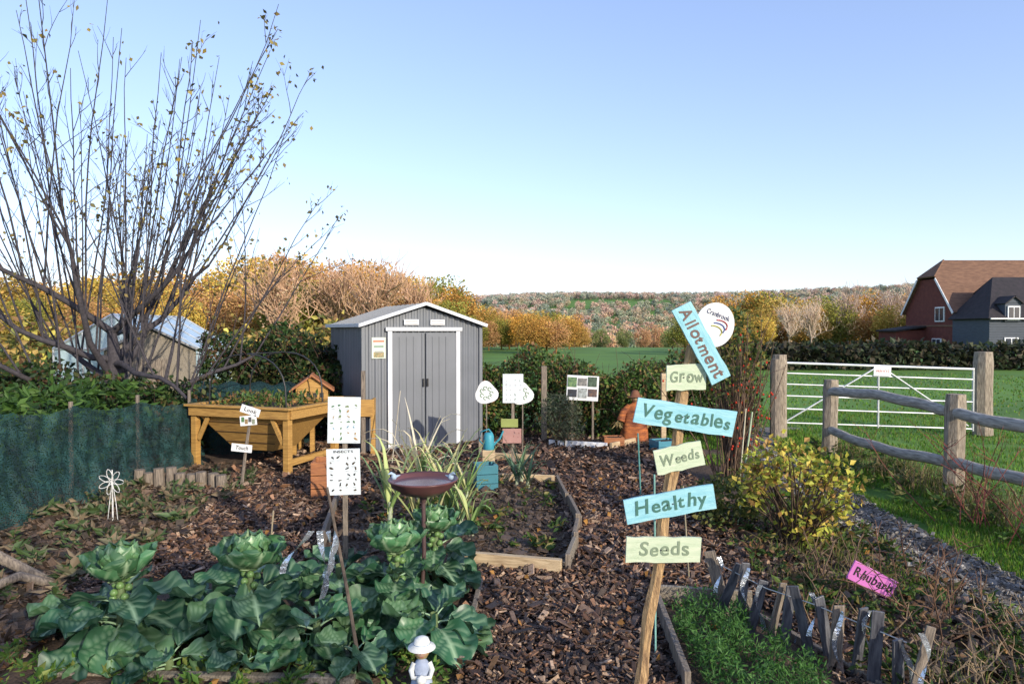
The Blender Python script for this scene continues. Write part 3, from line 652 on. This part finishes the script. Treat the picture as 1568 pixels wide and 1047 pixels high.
for (x,z) in [(-.30,.90),(.115,.89)]:
    a=Acc();n=26;V=[]
    for y0 in (-.004,.004):
        for t in np.linspace(0,2*math.pi,n,endpoint=False):
            r=.135*(1+.10*math.cos(3*t+1)-.05*abs(math.sin(t*2)));V.append((r*math.cos(t),y0,r*math.sin(t)))
    a.add(V,[[j,(j+1)%n,n+(j+1)%n,n+j] for j in range(n)]);a.add(V[:n],[list(range(n))]);a.add(V[n:],[list(range(n))[::-1]])
    for k in range(7):
        t=k*.9;p=[(.06*math.cos(t)+.02*math.cos(u),-.006,.06*math.sin(t)+.02*math.sin(u)) for u in np.linspace(0,5,7)];tube(a,p,.005,4,(1,1,1),1)
    o=a.obj('painted_disc',[WHITE,PAINT('disc_green',(.12,.25,.12))],cs);o.location=(x,.0,z)
box('disc_rod',(-.30,.012,.42),(.014,.010,.84),WOODG,cs);box('disc_rod',(.125,.014,.42),(.014,.010,.84),WOODG,cs)
poster(cs,(.0,-.02,.40),.22,.17,(0,0,0),9,[(.3,.12,.1),(.2,.1,.1),(.5,.3,.25)],12,(.45,.25,.22))
box('green_label',(-.03,-.02,.55),(.2,.01,.10),PAINT('olive',(.30,.34,.10)),cs)
bt=empty('blue_watering_can',(-.27,7.9,0));a=Acc();lathe(a,[(0,.0),(.06,.0),(.065,.02),(.06,.16),(.045,.20),(0,.20)],(0,0,.25),16)
tube(a,[(.05,0,.30),(.13,0,.38),(.17,0,.47)],[.015,.011,.010],7);tube(a,[(-.05,0,.30),(-.11,0,.36),(-.09,0,.46),(0,0,.49),(.04,0,.44)],.009,6)
a.obj('can',PAINT('teal_plastic',(.05,.30,.38)),bt,smooth=True);box('stand',(0,0,.13),(.14,.14,.25),WOODPALE,bt)
ib=empty('picture_board',(1.02,9.85,.0));box('panel',(0,0,.80),(.46,.015,.36),WHITE,ib,(0,math.radians(3),0))
for k in range(3):
    for j in range(2):
        cc=[(.2,.3,.12),(.05,.06,.08),(.3,.28,.25),(.45,.5,.5),(.1,.15,.1),(.2,.12,.08)][k*2+j]
        box('photo',(-.15+k*.145,-.012,.89-j*.16),(.13,.004,.14-.03*((k+j)%2)),mat('pp%d%d'%(k,j),cc,tuple(v*.3 for v in cc[::-1]),.4,25),ib,(0,math.radians(3),0),0)
box('leg',(-.15,.02,.4),(.03,.03,.9),WOODG,ib);box('leg',(.15,.02,.4),(.03,.03,.9),WOODG,ib)
# small scarecrow in an orange-brown striped coat
ch=empty('small_scarecrow',(1.76,9.85,0));CO=mat('rust_cloth',(.48,.15,.04),(.10,.03,.02),.85,7,stretch=(1,1,4),bump=.5);a=Acc()
n=28;V=[];prof=[(.20,.05),(.19,.14),(.17,.26),(.145,.38),(.13,.48),(.11,.55),(.05,.585),(.04,.60)]
for (r,z) in prof:
    for j in range(n):
        t=2*math.pi*j/n;q=r*(1+.13*math.sin(5*t+z*6)*(1-z));V.append((q*math.cos(t)+.04*z,q*.7*math.sin(t),z))
a.add(V,[[i*n+j,i*n+(j+1)%n,(i+1)*n+(j+1)%n,(i+1)*n+j] for i in range(len(prof)-1) for j in range(n)])
for sx in (-1,1): tube(a,[(.02+sx*.08,0,.53),(.02+sx*.17,-.02,.46),(.02+sx*.22,-.05,.33)],[.055,.05,.06],10)
a.obj('coat',CO,ch,smooth=True)
a=Acc();lathe(a,[(0,-.06),(.04,-.045),(.06,0),(.05,.04),(0,.06)],(.02,-.005,.65),16);a.obj('head',mat('sacking',(.42,.26,.13)),ch,smooth=True)
a=Acc();lathe(a,[(.11,.675),(.07,.69),(.06,.74),(.035,.77),(0,.775)],(.02,0,0),18);a.obj('hat',mat('hat_felt',(.20,.08,.04)),ch,smooth=True)
a=Acc()
for sx in (-1,1): lathe(a,[(0,-.007),(.007,0),(0,.007)],(.02+sx*.02,-.057,.66),6)
tube(a,[(-.005,-.057,.632),(.02,-.06,.627),(.045,-.057,.632)],.004,4);a.obj('face',DARK,ch)
tube_=Acc();tube(tube_,[(.0,0,-.05),(.01,0,.3),(.02,0,.6)],.02,6);tube_.obj('stake',WOODG,ch)
a=Acc();P=rng.uniform([-.26,-.09,.28],[-.2,.02,.36],(40,3));P2=P+np.array([.46,0,0]);leaves(a,np.concatenate([P,P2]),.09,.008,[(.55,.42,.2)],D=np.array([0,0,-1.2]));a.obj('straw_hands',LEAF,ch)
def crate(nm,c,s,m,nb=3,rz=0):
    e=empty(nm,c,rz);w0,d0,h0=s;bh=h0/nb
    for k in range(nb):
        z=bh*(k+.5)
        for sy in (-1,1): box('slat',(0,sy*(d0/2),z),(w0,.018,bh*.94),m,e,None,.003)
        for sx in (-1,1): box('slat',(sx*(w0/2-.009),0,z),(.018,d0-.02,bh*.94),m,e,None,.003)
    for sx in (-1,1):
        for sy in (-1,1): box('post',(sx*(w0/2-.03),sy*(d0/2-.03),h0/2),(.03,.03,h0*1.02),m,e)
    box('soil',(0,0,h0*.82),(w0-.04,d0-.04,.02),mat('potsoil',(.05,.035,.025),rough=.95),e,None,0)
    return e
ORW=mat('cedar_stain',(.40,.16,.06),(.24,.09,.04),.6,5,stretch=(1.5,12,12))
crate('wooden_planter_box',(-1.78,6.65,0),(.32,.32,.38),ORW,3,.15);crate('small_planter_box',(1.42,9.55,0),(.28,.22,.15),ORW,2)
crate('blue_crate',(-.27,6.95,0),(.22,.22,.28),PAINT('teal_crate',(.05,.20,.25)),3,.2)
crate('blue_crate',(2.05,9.2,0),(.3,.25,.16),PAINT('teal_crate2',(.06,.25,.33)),2,.3)
# ------------------------------------------------------------------ trough planter
tr=empty('raised_trough_planter',(-3.8,8.05,0),math.atan2(-.45,1.3));LW,LD,HT=1.38,1.0,.74
for x in (.04,LW-.04):
    for y in (.04,LD-.04): box('leg',(x,y,HT/2),(.075,.075,HT),WOODY,tr)
box('rim',(LW/2,-.005,HT-.05),(LW+.02,.035,.11),WOODYH,tr);box('rim',(LW/2,LD+.005,HT-.05),(LW+.02,.035,.11),WOODYH,tr)
for x in (-.012,LW+.012): box('rim',(x,LD/2,HT-.05),(.035,LD-.04,.11),WOODYH,tr)
box('top_cap',(LW/2,-.01,HT+.016),(LW+.1,.09,.025),WOODYH,tr);box('top_cap',(LW/2,LD+.01,HT+.016),(LW+.1,.09,.025),WOODYH,tr)
for x in (-.01,LW+.01): box('top_cap',(x,LD/2,HT+.014),(.09,LD-.08,.025),WOODYH,tr)
a=Acc();z1,z0=HT-.10,.22
V=[(.42,.26,z0),(LW-.42,.26,z0),(LW-.42,LD-.30,z0),(.42,LD-.30,z0),(.09,.03,z1),(LW-.09,.03,z1),(LW-.09,LD-.03,z1),(.09,LD-.03,z1)];a.add(V,BF);a.obj('tapered_hopper',WOODYH,tr)
SEAM=mat('seam',(.12,.07,.03))
for k in range(3):
    t=(k+.6)/3.4;zz=z1+(z0-z1)*t;xx=.09+(.33)*t;yv=.03+.23*t
    box('hopper_seam',(LW/2,yv-.003,zz),(LW-2*xx,.008,.012),SEAM,tr,(math.radians(30),0,0),0)
for (x0,sg) in ((.10,1),(LW-.10,-1)): box('brace',(x0+sg*.07,0.03,.50),(.05,.03,.34),WOODY,tr,(0,sg*math.radians(28),0))
box('foot_rail',(LW-.04,LD/2,.14),(.05,LD-.1,.07),WOODY,tr)
box('soil',(LW/2,LD/2,HT-.04),(LW-.06,LD-.06,.02),mat('troughsoil',(.05,.035,.025)),tr,None,0)
a=Acc()
for y in (.15,.85):
    tube(a,[(LW/2+.55*math.cos(t),y,HT+.62*math.sin(t)**.6) for t in np.linspace(0.001,math.pi-.001,16)],.010,6)
tube(a,[(LW/2,.15,HT+.62),(LW/2,.85,HT+.62)],.008,6)
a.obj('cloche_hoops',DARK,tr,smooth=True)
P=rng.uniform([.1,.1,HT-.02],[LW-.1,LD-.1,HT+.12],(500,3));a=Acc();leaves(a,P,.07,.03,MG,D=np.array([0,0,.8]));a.obj('seedlings',LEAF,tr)
t2=empty('wooden_trough',(-2.55,8.75,0),.1)
box('side',(0.25,0,.63),(1.0,.03,.22),WOODYH,t2);box('side',(.25,.5,.63),(1.0,.03,.22),WOODYH,t2)
for x in (-.25,.75):
    box('end',(x,.25,.63),(.03,.47,.22),WOODYH,t2)
    for y in (0.03,.47): box('leg',(x,y,.3),(.06,.06,.6),WOODY,t2)
box('soil',(.25,.25,.70),(.95,.45,.02),mat('ts2',(.05,.035,.025)),t2,None,0)
hb=empty('wooden_bug_house',(-2.62,8.95,0),.25)
for sx in (-1,1): box('roof',(sx*.13,0,.96),(.36,.50,.02),ORW,hb,(0,sx*math.radians(36),0))
box('body',(0,0,.81),(.40,.36,.18),WOODYH,hb);box('post',(0,0,.37),(.07,.07,.74),WOODY,hb)
a=Acc();a.add([(-.25,-.19,.89),(.25,-.19,.89),(0,-.19,1.06)],[[0,1,2]]);a.obj('gable',WOODYH,hb)
for k in range(4): box('tube_hole',(-.12+k*.08,-.183,.80),(.05,.006,.06),DARK,hb,None,.0)
def netmat():
    m,nt,out=newmat('garden_netting');N=nt.nodes.new;L=nt.links.new
    p=N('ShaderNodeBsdfPrincipled');p.inputs['Roughness'].default_value=.75
    tc=N('ShaderNodeTexCoord');nz=N('ShaderNodeTexNoise');nz.inputs['Scale'].default_value=5;nz.inputs['Detail'].default_value=8;L(tc.outputs['Object'],nz.inputs['Vector'])
    rp=N('ShaderNodeValToRGB');rp.color_ramp.elements[0].position=.35;rp.color_ramp.elements[1].position=.65;rp.color_ramp.elements[0].color=(.004,.022,.024,1);rp.color_ramp.elements[1].color=(.012,.058,.056,1);L(nz.outputs['Fac'],rp.inputs[0]);L(rp.outputs[0],p.inputs['Base Color'])
    v=N('ShaderNodeTexVoronoi');v.inputs['Scale'].default_value=110;L(tc.outputs['Object'],v.inputs['Vector'])
    mt=N('ShaderNodeMath');mt.operation='LESS_THAN';mt.inputs[1].default_value=.45;L(v.outputs['Distance'],mt.inputs[0])
    tr_=N('ShaderNodeBsdfTransparent');ms=N('ShaderNodeMixShader');L(mt.outputs[0],ms.inputs[0]);L(p.outputs[0],ms.inputs[1]);L(tr_.outputs[0],ms.inputs[2]);L(ms.outputs[0],out.inputs[0]);return m
NET=netmat()
tn=empty('netting_tunnel',(-3.6,9.25,0));a=Acc();V=[];n=14;k=20
for i in range(k):
    for j in range(n):
        t=math.pi*j/(n-1);sag=.03*math.sin(i*1.3);V.append((-.7+1.5*i/(k-1),.38*math.cos(t),(.92+sag)*max(math.sin(t),0)**.7))
a.add(V,[[i*n+j,i*n+j+1,(i+1)*n+j+1,(i+1)*n+j] for i in range(k-1) for j in range(n-1)]);a.obj('net',NET,tn,smooth=True)
nf=empty('green_netting_fence');a=Acc();V=[];p0=np.array([-3.88,8.3]);p1=np.array([-4.45,3.6]);k=200;m=30
for i in range(k):
    t=i/(k-1);p=p0+(p1-p0)*t;ph=(t*5)%1;h=.80+.32*t-.10*4*ph*(1-ph)*.6+.03*mnoise.noise(Vector((i*.2,0,0)))
    for j in range(m):
        u=j/(m-1);w_=.06*mnoise.noise(Vector((i*.05,u*1.5,0)))+.045*mnoise.noise(Vector((i*.22+u*3,u*3,4)))+.03*mnoise.noise(Vector((i*.5-u*5,u*7,8)));V.append((p[0]+w_+.16*(1-u)**2,p[1],u*h))
a.add(V,[[i*m+j,i*m+j+1,(i+1)*m+j+1,(i+1)*m+j] for i in range(k-1) for j in range(m-1)]);a.obj('net',NET,nf,smooth=True)
for t in (0.0,.2,.4,.6,.8,1): p=p0+(p1-p0)*t;box('post',(p[0]-.05,p[1],.46),(.03,.03,.90+.28*t),WOODG,nf)
lowplants('nettles',190,-5.4,-4.25,3.8,8.2,.13,[(.05,.11,.02),(.08,.15,.03),(.03,.07,.015)],26,1.0)
le=empty('log_edging')
for i in range(9):
    a=Acc();x=-3.85+i*.115;y=7.05-.02*i+R.uniform(-.03,.03);h=R.uniform(.17,.23);tube(a,[(x,y,-.02),(x+R.uniform(-.01,.01),y,h)],[.055,.052],10,(1,1,1),0,True);a.obj('log',WOODG,le)
a=Acc();tube(a,[(-3.25,3.95,.05),(-3.05,4.2,.12),(-2.9,4.35,.0)],[.03,.03,.028],8);tube(a,[(-3.7,4.05,.55),(-3.2,4.2,.25),(-2.95,4.35,.02)],[.04,.035,.03],8,(1,1,1),0,True);a.obj('fallen_log',WOODG,smooth=True)
# white wire windmill ornament
a=Acc();wc=np.array([-3.38,5.75,.36])
for i in range(7):
    an=i*2*math.pi/7;u=np.array([math.cos(an),0,math.sin(an)]);v=np.array([-math.sin(an),0,math.cos(an)])
    P=[wc+u*(.055*(1-math.cos(t)))+v*(.022*math.sin(t))+np.array([0,-.02*math.sin(t/2),0]) for t in np.linspace(0,2*math.pi,11)]
    tube(a,P,.0032,5,(.85,.85,.82))
for dx in (-.05,0,.04): tube(a,[wc,wc+np.array([dx*.6,.01,-.18]),np.array([wc[0]+dx,5.76,0])],.0035,5,(.8,.8,.77))
tube(a,[wc+[0,0,.10],wc,wc+[0,0,-.36]],.005,5,(.8,.8,.77));a.obj('wire_windmill_ornament',BARK)
ss=empty('slate_stake_row');SL=mat('slate',(.14,.14,.15),(.04,.04,.05),.35,12,stretch=(6,6,1))
for i in range(13):
    t=i/12;x=1.18+.56*t;y=3.88-.98*t;ang=R.gauss(0,.15);h=R.uniform(.28,.38)
    box('stake',(x+R.gauss(0,.012),y,h/2),(R.uniform(.045,.075),.014,h),SL if i%4 else WOODG,ss,(R.gauss(0,.10),ang,R.gauss(0,.35)),.003,taper=.88)
    if i%3!=1:
        V=[];n=10;bx=x+R.uniform(-.02,.03);L=h*R.uniform(.5,.8)
        for q in range(n):
            u=q/(n-1);p=np.array([bx+.02*math.sin(u*5+i),y-.035-.01*u,h*.95-u*L]);th=u*3+i;s=np.array([math.cos(th)*.9,math.sin(th)*.5,0])*.015;V+=[p-s,p+s]
        a=Acc();a.add(V,[[2*q,2*q+1,2*q+3,2*q+2] for q in range(n-1)]);a.obj('foil_strip',FOIL,ss,smooth=True)
a=Acc();tube(a,[(1.2,3.85,.30),(1.35,3.6,.27),(1.48,3.35,.29),(1.72,2.95,.28)],.003,4);a.obj('string',mat('twine',(.6,.6,.55)),ss)
rs=empty('rhubarb_sign',(0,3.9,0))
PK_=mat('magenta_board',(.62,.18,.50),(.52,.14,.42),.55,8,bump=.1)
box('board',(2.07,0,.205),(.28,.012,.115),PK_,rs,(0,math.radians(27),0));textobj('Rhubarb',rs,.075,(2.07,-.008,.205),(math.radians(90),math.radians(27),0),DARK,.24,.08)
a=Acc();tube(a,[(2.12,.012,-.03),(2.05,.014,.30)],.009,6);a.obj('stick',WOODG,rs)
# ------------------------------------------------------------------ gate & fences
gt=empty('metal_field_gate',(4.22,10.6,0));GV=mat('galvanised',(.60,.62,.63),(.46,.48,.48),.4,6,metal=.4,bump=.05)
a=Acc();GL=2.95;sag=-.10
for z in [.20,.42,.62,.80,.97,1.13]: tube(a,[(0,0,z),(GL,0,z+sag)],.020 if z>1.1 else .013,8,(1,1,1),0,True)
for x in (0,GL/2,GL): tube(a,[(x,0,.17+sag*x/GL),(x,0,1.15+sag*x/GL)],.018,8,(1,1,1),0,True)
tube(a,[(.03,-.025,.22),(GL*.48,-.025,1.05)],.013,6);tube(a,[(GL*.97,-.025,.15),(GL*.52,-.025,1.05)],.013,6)
a.obj('gate_frame',GV,gt,smooth=True);box('gate_sign',(1.52,-.03,1.00),(.27,.008,.15),WHITE,gt,(0,.03,0));textobj('PRIVATE',gt,.05,(1.52,-.036,1.0),(math.radians(90),0,0),PAINT('redprint',(.5,.05,.05)),.2)
def post(nm,x,y,h,w0,m=WOODG,parent=None,lean=0):
    a=Acc();n=8;k=8;V=[]
    for i in range(k):
        z=h*i/(k-1)
        for j in range(n):
            t=2*math.pi*j/n+math.pi/8;r=w0/2*1.1*(1+.05*math.sin(j*3+i*.7))*(1 if i<k-1 else .86)
            V.append((x+lean*z+r*math.cos(t),y+r*math.sin(t),z-(.0)))
    a.add(V,[[i*n+j,i*n+(j+1)%n,(i+1)*n+(j+1)%n,(i+1)*n+j] for i in range(k-1) for j in range(n)]);a.add(V[-n:],[list(range(n))])
    return a.obj(nm,m,parent)
PST=mat('oak_post',(.46,.38,.29),(.15,.12,.09),.85,7,stretch=(12,12,1.5),bump=.6)
post('gate_post',4.12,10.5,1.26,.20,PST);post('gate_post',7.36,10.65,1.30,.25,PST);post('gate_post',3.98,10.3,1.2,.14,WOODG)
ff=empty('post_and_rail_fence')
pts=[(4.10,8.8),(4.28,6.6),(4.42,4.5),(4.5,2.4)]
for i,(x,y) in enumerate(pts): post('post',x,y,1.0+.02*i,.17,PST,ff,.02)
RAIL=mat('rail_wood',(.56,.52,.45),(.24,.22,.19),.85,6,stretch=(10,1.2,10),bump=.6)
for i in range(3):
    (x0,y0),(x1,y1)=pts[i],pts[i+1]
    for z,sg in ((.84,.06),(.36,-.05)):
        a=Acc();P=[]
        for t in np.linspace(-.02,1.02,13): P.append((x0+(x1-x0)*t-.03,y0+(y1-y0)*t,z+sg*math.sin(math.pi*t)*(1 if i%2==0 else -.3)+.008*math.sin(t*17+i)))
        V,F=tubev(P,[.03]+[.058]*11+[.03],8);c=np.repeat(np.array(P),8,0);V[:,0]=c[:,0]+(V[:,0]-c[:,0])*.6;a.add(V,F);a.obj('rail',RAIL,ff,smooth=True)
# ------------------------------------------------------------------ brick house
hs=empty('brick_house',(37.5,58,-.6));BR=mat('red_brick',(.17,.05,.035),(.12,.035,.028),.9,3,bump=.2,bscale=30)
TILE=mat('clay_tile',(.21,.115,.07),(.13,.07,.045),.9,2,bump=.4,bscale=12,stretch=(1,1,4));TILD=mat('dark_tile',(.035,.028,.032),(.02,.018,.02),.8,3);WB=mat('weatherboard',(.07,.085,.11),(.05,.06,.08),.7,2,stretch=(1,1,10))
GL_=mat('window_glass',(.05,.06,.08),rough=.1,bump=0)
Lh,Dh,Eh,Rh=22,7,4.1,8.4
a=Acc();hr=Eh+.62*(Rh-Eh);yc=Dh/2;hy=yc*(hr-Eh)/(Rh-Eh)
a.add([(0,0,0),(Lh,0,0),(Lh,0,Eh),(0,0,Eh)],[[0,1,2,3]]);a.add([(0,Dh,0),(Lh,Dh,0),(Lh,Dh,Eh),(0,Dh,Eh)],[[3,2,1,0]])
a.add([(0,0,0),(0,Dh,0),(0,Dh,Eh),(0,Dh-hy,hr),(0,hy,hr),(0,0,Eh)],[[0,1,2,3,4,5]]);a.add([(Lh,0,0),(Lh,Dh,0),(Lh,Dh,Eh),(Lh,yc,Rh),(Lh,0,Eh)],[[0,1,2,3,4]])
a.obj('walls',BR,hs)
a=Acc();o_=.35
rx=1.4
a.add([(-.25,-o_,Eh-.35),(Lh+.3,-o_,Eh-.35),(Lh+.3,yc,Rh+.1),(rx,yc,Rh+.1),(-.25,hy,hr+.12)],[[0,1,2,3,4]])
a.add([(-.25,Dh+o_,Eh-.35),(Lh+.3,Dh+o_,Eh-.35),(Lh+.3,yc,Rh+.1),(rx,yc,Rh+.1),(-.25,Dh-hy,hr+.12)],[[4,3,2,1,0]])
a.add([(-.25,hy,hr+.12),(-.25,Dh-hy,hr+.12),(rx,yc,Rh+.1)],[[0,1,2]])
o=a.obj('roof',TILE,hs);s_=o.modifiers.new('s','SOLIDIFY');s_.thickness=.14
for sg in (0,1):
    y0,y1=(-o_,hy) if sg==0 else (Dh+o_,Dh-hy);L_=math.hypot(y1-y0,hr-Eh+.4);an=math.atan2(hr+.12-(Eh-.35),y1-y0)
    box('bargeboard',(-.30,(y0+y1)/2,(Eh-.35+hr+.12)/2-.12),(.06,L_,.18),WHITE,hs,(an,0,0),0)
def win(x,y,z,w0,h0,side,parent):
    if side=='x':
        box('window_frame',(x-.04,y,z),(.10,w0,h0),WHITE,parent,None,0);box('pane',(x-.10,y-w0*.23,z),(.04,w0*.36,h0*.82),GL_,parent,None,0);box('pane',(x-.10,y+w0*.23,z),(.04,w0*.36,h0*.82),GL_,parent,None,0)
    else:
        box('window_frame',(x,y-.04,z),(w0,.10,h0),WHITE,parent,None,0);box('pane',(x-w0*.23,y-.10,z),(w0*.36,.04,h0*.82),GL_,parent,None,0);box('pane',(x+w0*.23,y-.10,z),(w0*.36,.04,h0*.82),GL_,parent,None,0)
win(0,1.8,3.6,1.3,1.3,'x',hs);win(0,2.2,1.0,1.3,1.0,'x',hs);win(0,5.4,1.2,1.3,1.0,'x',hs);box('brick_band',(-.03,3.5,2.6),(.06,7,.15),TILE,hs,None,0)
wx0,wx1,wy0,wy1,we,wr=-.1,18,-4.5,-.02,3.3,6.6
a=Acc();a.add([(wx0,wy0,0),(wx1,wy0,0),(wx1,wy0,we),(wx0,wy0,we),(wx0,wy1,0),(wx0,wy1,we)],[[0,1,2,3],[4,0,3,5]]);a.obj('wing_walls',WB,hs)
for k in range(16): box('clapboard',((wx0+wx1)/2,wy0-.02,.1+k*.2),(wx1-wx0,.04,.03),WB,hs,None,0)
a=Acc();ym=(wy0+wy1)/2+.9;a.add([(wx0-.3,wy0-.35,we-.15),(wx1,wy0-.35,we-.15),(wx1,ym,wr),(wx0+2.4,ym,wr)],[[0,1,2,3]])
a.add([(wx0-.3,wy0-.35,we-.15),(wx0+2.4,ym,wr),(wx0-.3,wy1+.2,we-.15)],[[0,1,2]]);a.add([(wx0+2.4,ym,wr),(wx1,ym,wr),(wx1,wy1+2,we+1.6),(wx0+2.4,wy1+2,we+1.6)],[[0,1,2,3]])
o=a.obj('wing_roof',TILD,hs);s_=o.modifiers.new('s','SOLIDIFY');s_.thickness=.12
box('gutter',((wx0+wx1)/2,wy0-.42,we-.18),(wx1-wx0+.4,.12,.10),WHITE,hs,None,0)
for x in (1.6,4.6,8.2,12):
    box('dormer_cheeks',(x,wy0+.5,we+.35),(1.25,1.4,1.5),WB,hs,None,0);win(x,wy0-.22,we+.25,.95,1.1,'y',hs)
    for sx in (-1,1): box('dormer_roof',(x+sx*.36,wy0+.45,we+1.28),(.98,1.75,.08),TILD,hs,(0,sx*math.radians(38),0),0)
    a=Acc();a.add([(x-.6,wy0-.25,we+1.06),(x+.6,wy0-.25,we+1.06),(x,wy0-.25,we+1.5)],[[0,1,2]]);a.obj('dormer_gable',WB,hs)
    win(x,wy0,1.2,1.1,.9,'y',hs)
for x in (3.1,6.4): box('downpipe',(x,wy0-.1,1.6),(.1,.1,3.2),WHITE,hs,None,0)
box('leanto_wall',(-1.3,5.5,1.1),(2.6,3,2.2),BR,hs,None,0);box('leanto_roof',(-1.4,5.4,2.35),(2.9,3.3,.15),TILD,hs,(0,math.radians(-8),0),0)
# ------------------------------------------------------------------ greenhouse and small shed at left
gh=empty('greenhouse',(-9.4,14,0));GA=mat('glasshouse_pane',(.42,.52,.56),(.34,.44,.48),.12,2,bump=0,spec=.8);AL=mat('aluminium',(.6,.62,.64),rough=.4,metal=.3,bump=0)
gw,gd,ge,gr=2.4,3.0,1.25,1.95
a=Acc();a.add([(0,0,0),(gw,0,0),(gw,0,ge),(gw/2,0,gr),(0,0,ge)],[[0,1,2,3,4]]);a.add([(0,0,ge),(gw/2,0,gr),(gw/2,gd,gr),(0,gd,ge)],[[0,1,2,3]]);a.add([(gw,0,ge),(gw/2,0,gr),(gw/2,gd,gr),(gw,gd,ge)],[[0,1,2,3]])
a.add([(gw,0,0),(gw,gd,0),(gw,gd,ge),(gw,0,ge)],[[0,1,2,3]]);a.add([(0,0,0),(0,gd,0),(0,gd,ge),(0,0,ge)],[[0,1,2,3]]);a.obj('glazing',GA,gh)
a=Acc()
for x in np.linspace(0,gw,5): z=ge+(gr-ge)*(1-abs(x-gw/2)/(gw/2));tube(a,[(x,-.02,0),(x,-.02,z)],.02,4)
tube(a,[(0,-.02,ge),(gw/2,-.02,gr),(gw,-.02,ge)],.03,4);tube(a,[(0,-.02,ge),(gw,-.02,ge)],.02,4);tube(a,[(gw/2,0,gr),(gw/2,gd,gr)],.03,4)
for y in np.linspace(0,gd,6): tube(a,[(gw,y,0),(gw+.01,y,ge),(gw/2,y,gr+.01)],.018,4)
a.obj('glazing_bars',AL,gh)
wsd=empty('wooden_garden_shed',(-7.3,12.2,0),.5);a=Acc();a.add([(0,0,0),(1.5,0,0),(1.5,0,1.25),(.75,0,1.65),(0,0,1.25)],[[0,1,2,3,4]]);a.add([(0,0,0),(0,2,0),(0,2,1.25),(0,0,1.25)],[[0,1,2,3]]);a.add([(1.5,0,0),(1.5,2,0),(1.5,2,1.25),(1.5,0,1.25)],[[0,1,2,3]]);a.obj('walls',WOODGH,wsd)
for sx in (-1,1): box('roof',(.75+sx*.42,1,1.46),(.98,2.2,.04),mat('felt',(.28,.28,.28)),wsd,(0,sx*math.radians(28),0))
box('door',(.75,-.02,.55),(.6,.03,1.1),WOODG,wsd)
# ------------------------------------------------------------------ garden statuette of a child in a sun hat
gs=empty('garden_child_statue',(-.40,3.0,0),.1)
STN=mat('painted_stone',(1,1,1),(.86,.86,.86),.6,30,attr=True,bump=.15)
a=Acc();W1=(.75,.75,.70);SK=(.55,.36,.26);BL=(.40,.46,.58);HR=(.40,.28,.12)
lathe(a,[(0,0),(.062,0),(.065,.012),(.05,.02),(.048,.03)],n=20,c=(.3,.3,.25))
lathe(a,[(.040,.025),(.058,.03),(.056,.05),(.045,.09),(.034,.125),(.036,.145),(.036,.160),(.024,.178),(.014,.186),(.013,.196)],n=20,c=BL,sy=.85)
for sx in (-1,1):
    tube(a,[(sx*.032,0,.168),(sx*.046,-.012,.14),(sx*.036,-.036,.118),(sx*.012,-.046,.122)],[.013,.012,.010,.008],8,W1)
    lathe(a,[(0,-.008),(.008,-.004),(.009,.003),(.006,.009),(0,.010)],(sx*.006,-.048,.122),8,SK)
lathe(a,[(0,-.018),(.014,-.012),(.022,0),(.018,.016),(0,.024)],(0,-.055,.115),12,W1)
lathe(a,[(0,-.034),(.016,-.030),(.028,-.014),(.032,.004),(.029,.022),(.018,.034),(0,.038)],(0,-.002,.225),18,SK)
lathe(a,[(.024,-.034),(.034,-.015),(.037,.006),(.034,.022),(.02,.036)],(0,.006,.225),18,HR)
lathe(a,[(0,-.004),(.004,0),(0,.005)],(0,-.036,.222),6,(.6,.38,.28))
for sx in (-1,1): lathe(a,[(0,-.003),(.003,0),(0,.003)],(sx*.011,-.0325,.230),6,(.05,.05,.06))
tube(a,[(-.008,-.0325,.208),(0,-.034,.206),(.008,-.0325,.208)],.0016,4,(.45,.12,.10))
lathe(a,[(.062,.236),(.058,.242),(.040,.250),(.036,.262),(.030,.276),(.014,.284),(0,.285)],n=24,c=W1);lathe(a,[(.062,.236),(.034,.240)],n=24,c=(.6,.6,.57))
lathe(a,[(.0385,.250),(.0385,.258)],n=24,c=(.25,.35,.5))
a.obj('figure',STN,gs,smooth=True)
# ------------------------------------------------------------------ unseen trees and hedge, added behind the photographer to shade the foreground
def shadetree(x,y,H,r,n):
    a=Acc();P,q,sh=clump((x,y,H*.62),(r,r,H*.40),n,22,.3);leaves(a,P,.16,.11,[(.08,.10,.03),(.14,.11,.03)],D=q*.4)
    T,_=bpath((x,y,0),(0,0,1),H*.7,5,0,.04);tube(a,T,np.linspace(.12,.04,6),7,bc,1)
    for i in range(12):
        d=rdir(20,60);Q,_=bpath(T[R.randint(1,4)],d,r*.9,4,.4,.1);tube(a,Q,np.linspace(.04,.01,5),5,bc,1)
    a.obj('shade_caster_tree',[LEAF,BARK])
for (x,y,H,r,n) in [(3.4,-6.2,6.6,1.5,1700),(5.2,-6.0,5.3,1.3,900),(6.6,-6.4,4.5,1.1,480),(8.0,-6.0,4.3,1.0,380),(9.4,-6.3,4.0,1.0,340),(11.2,-6.1,3.8,1.0,320)]:
    shadetree(x,y,H,r,n)
hedge('shade_caster_hedge',1,16,-6.5,-5.4,lambda x:1.6+.3*math.sin(x*2),9000,.13,.09,MG,20)  # low hedge added out of view to block the sun
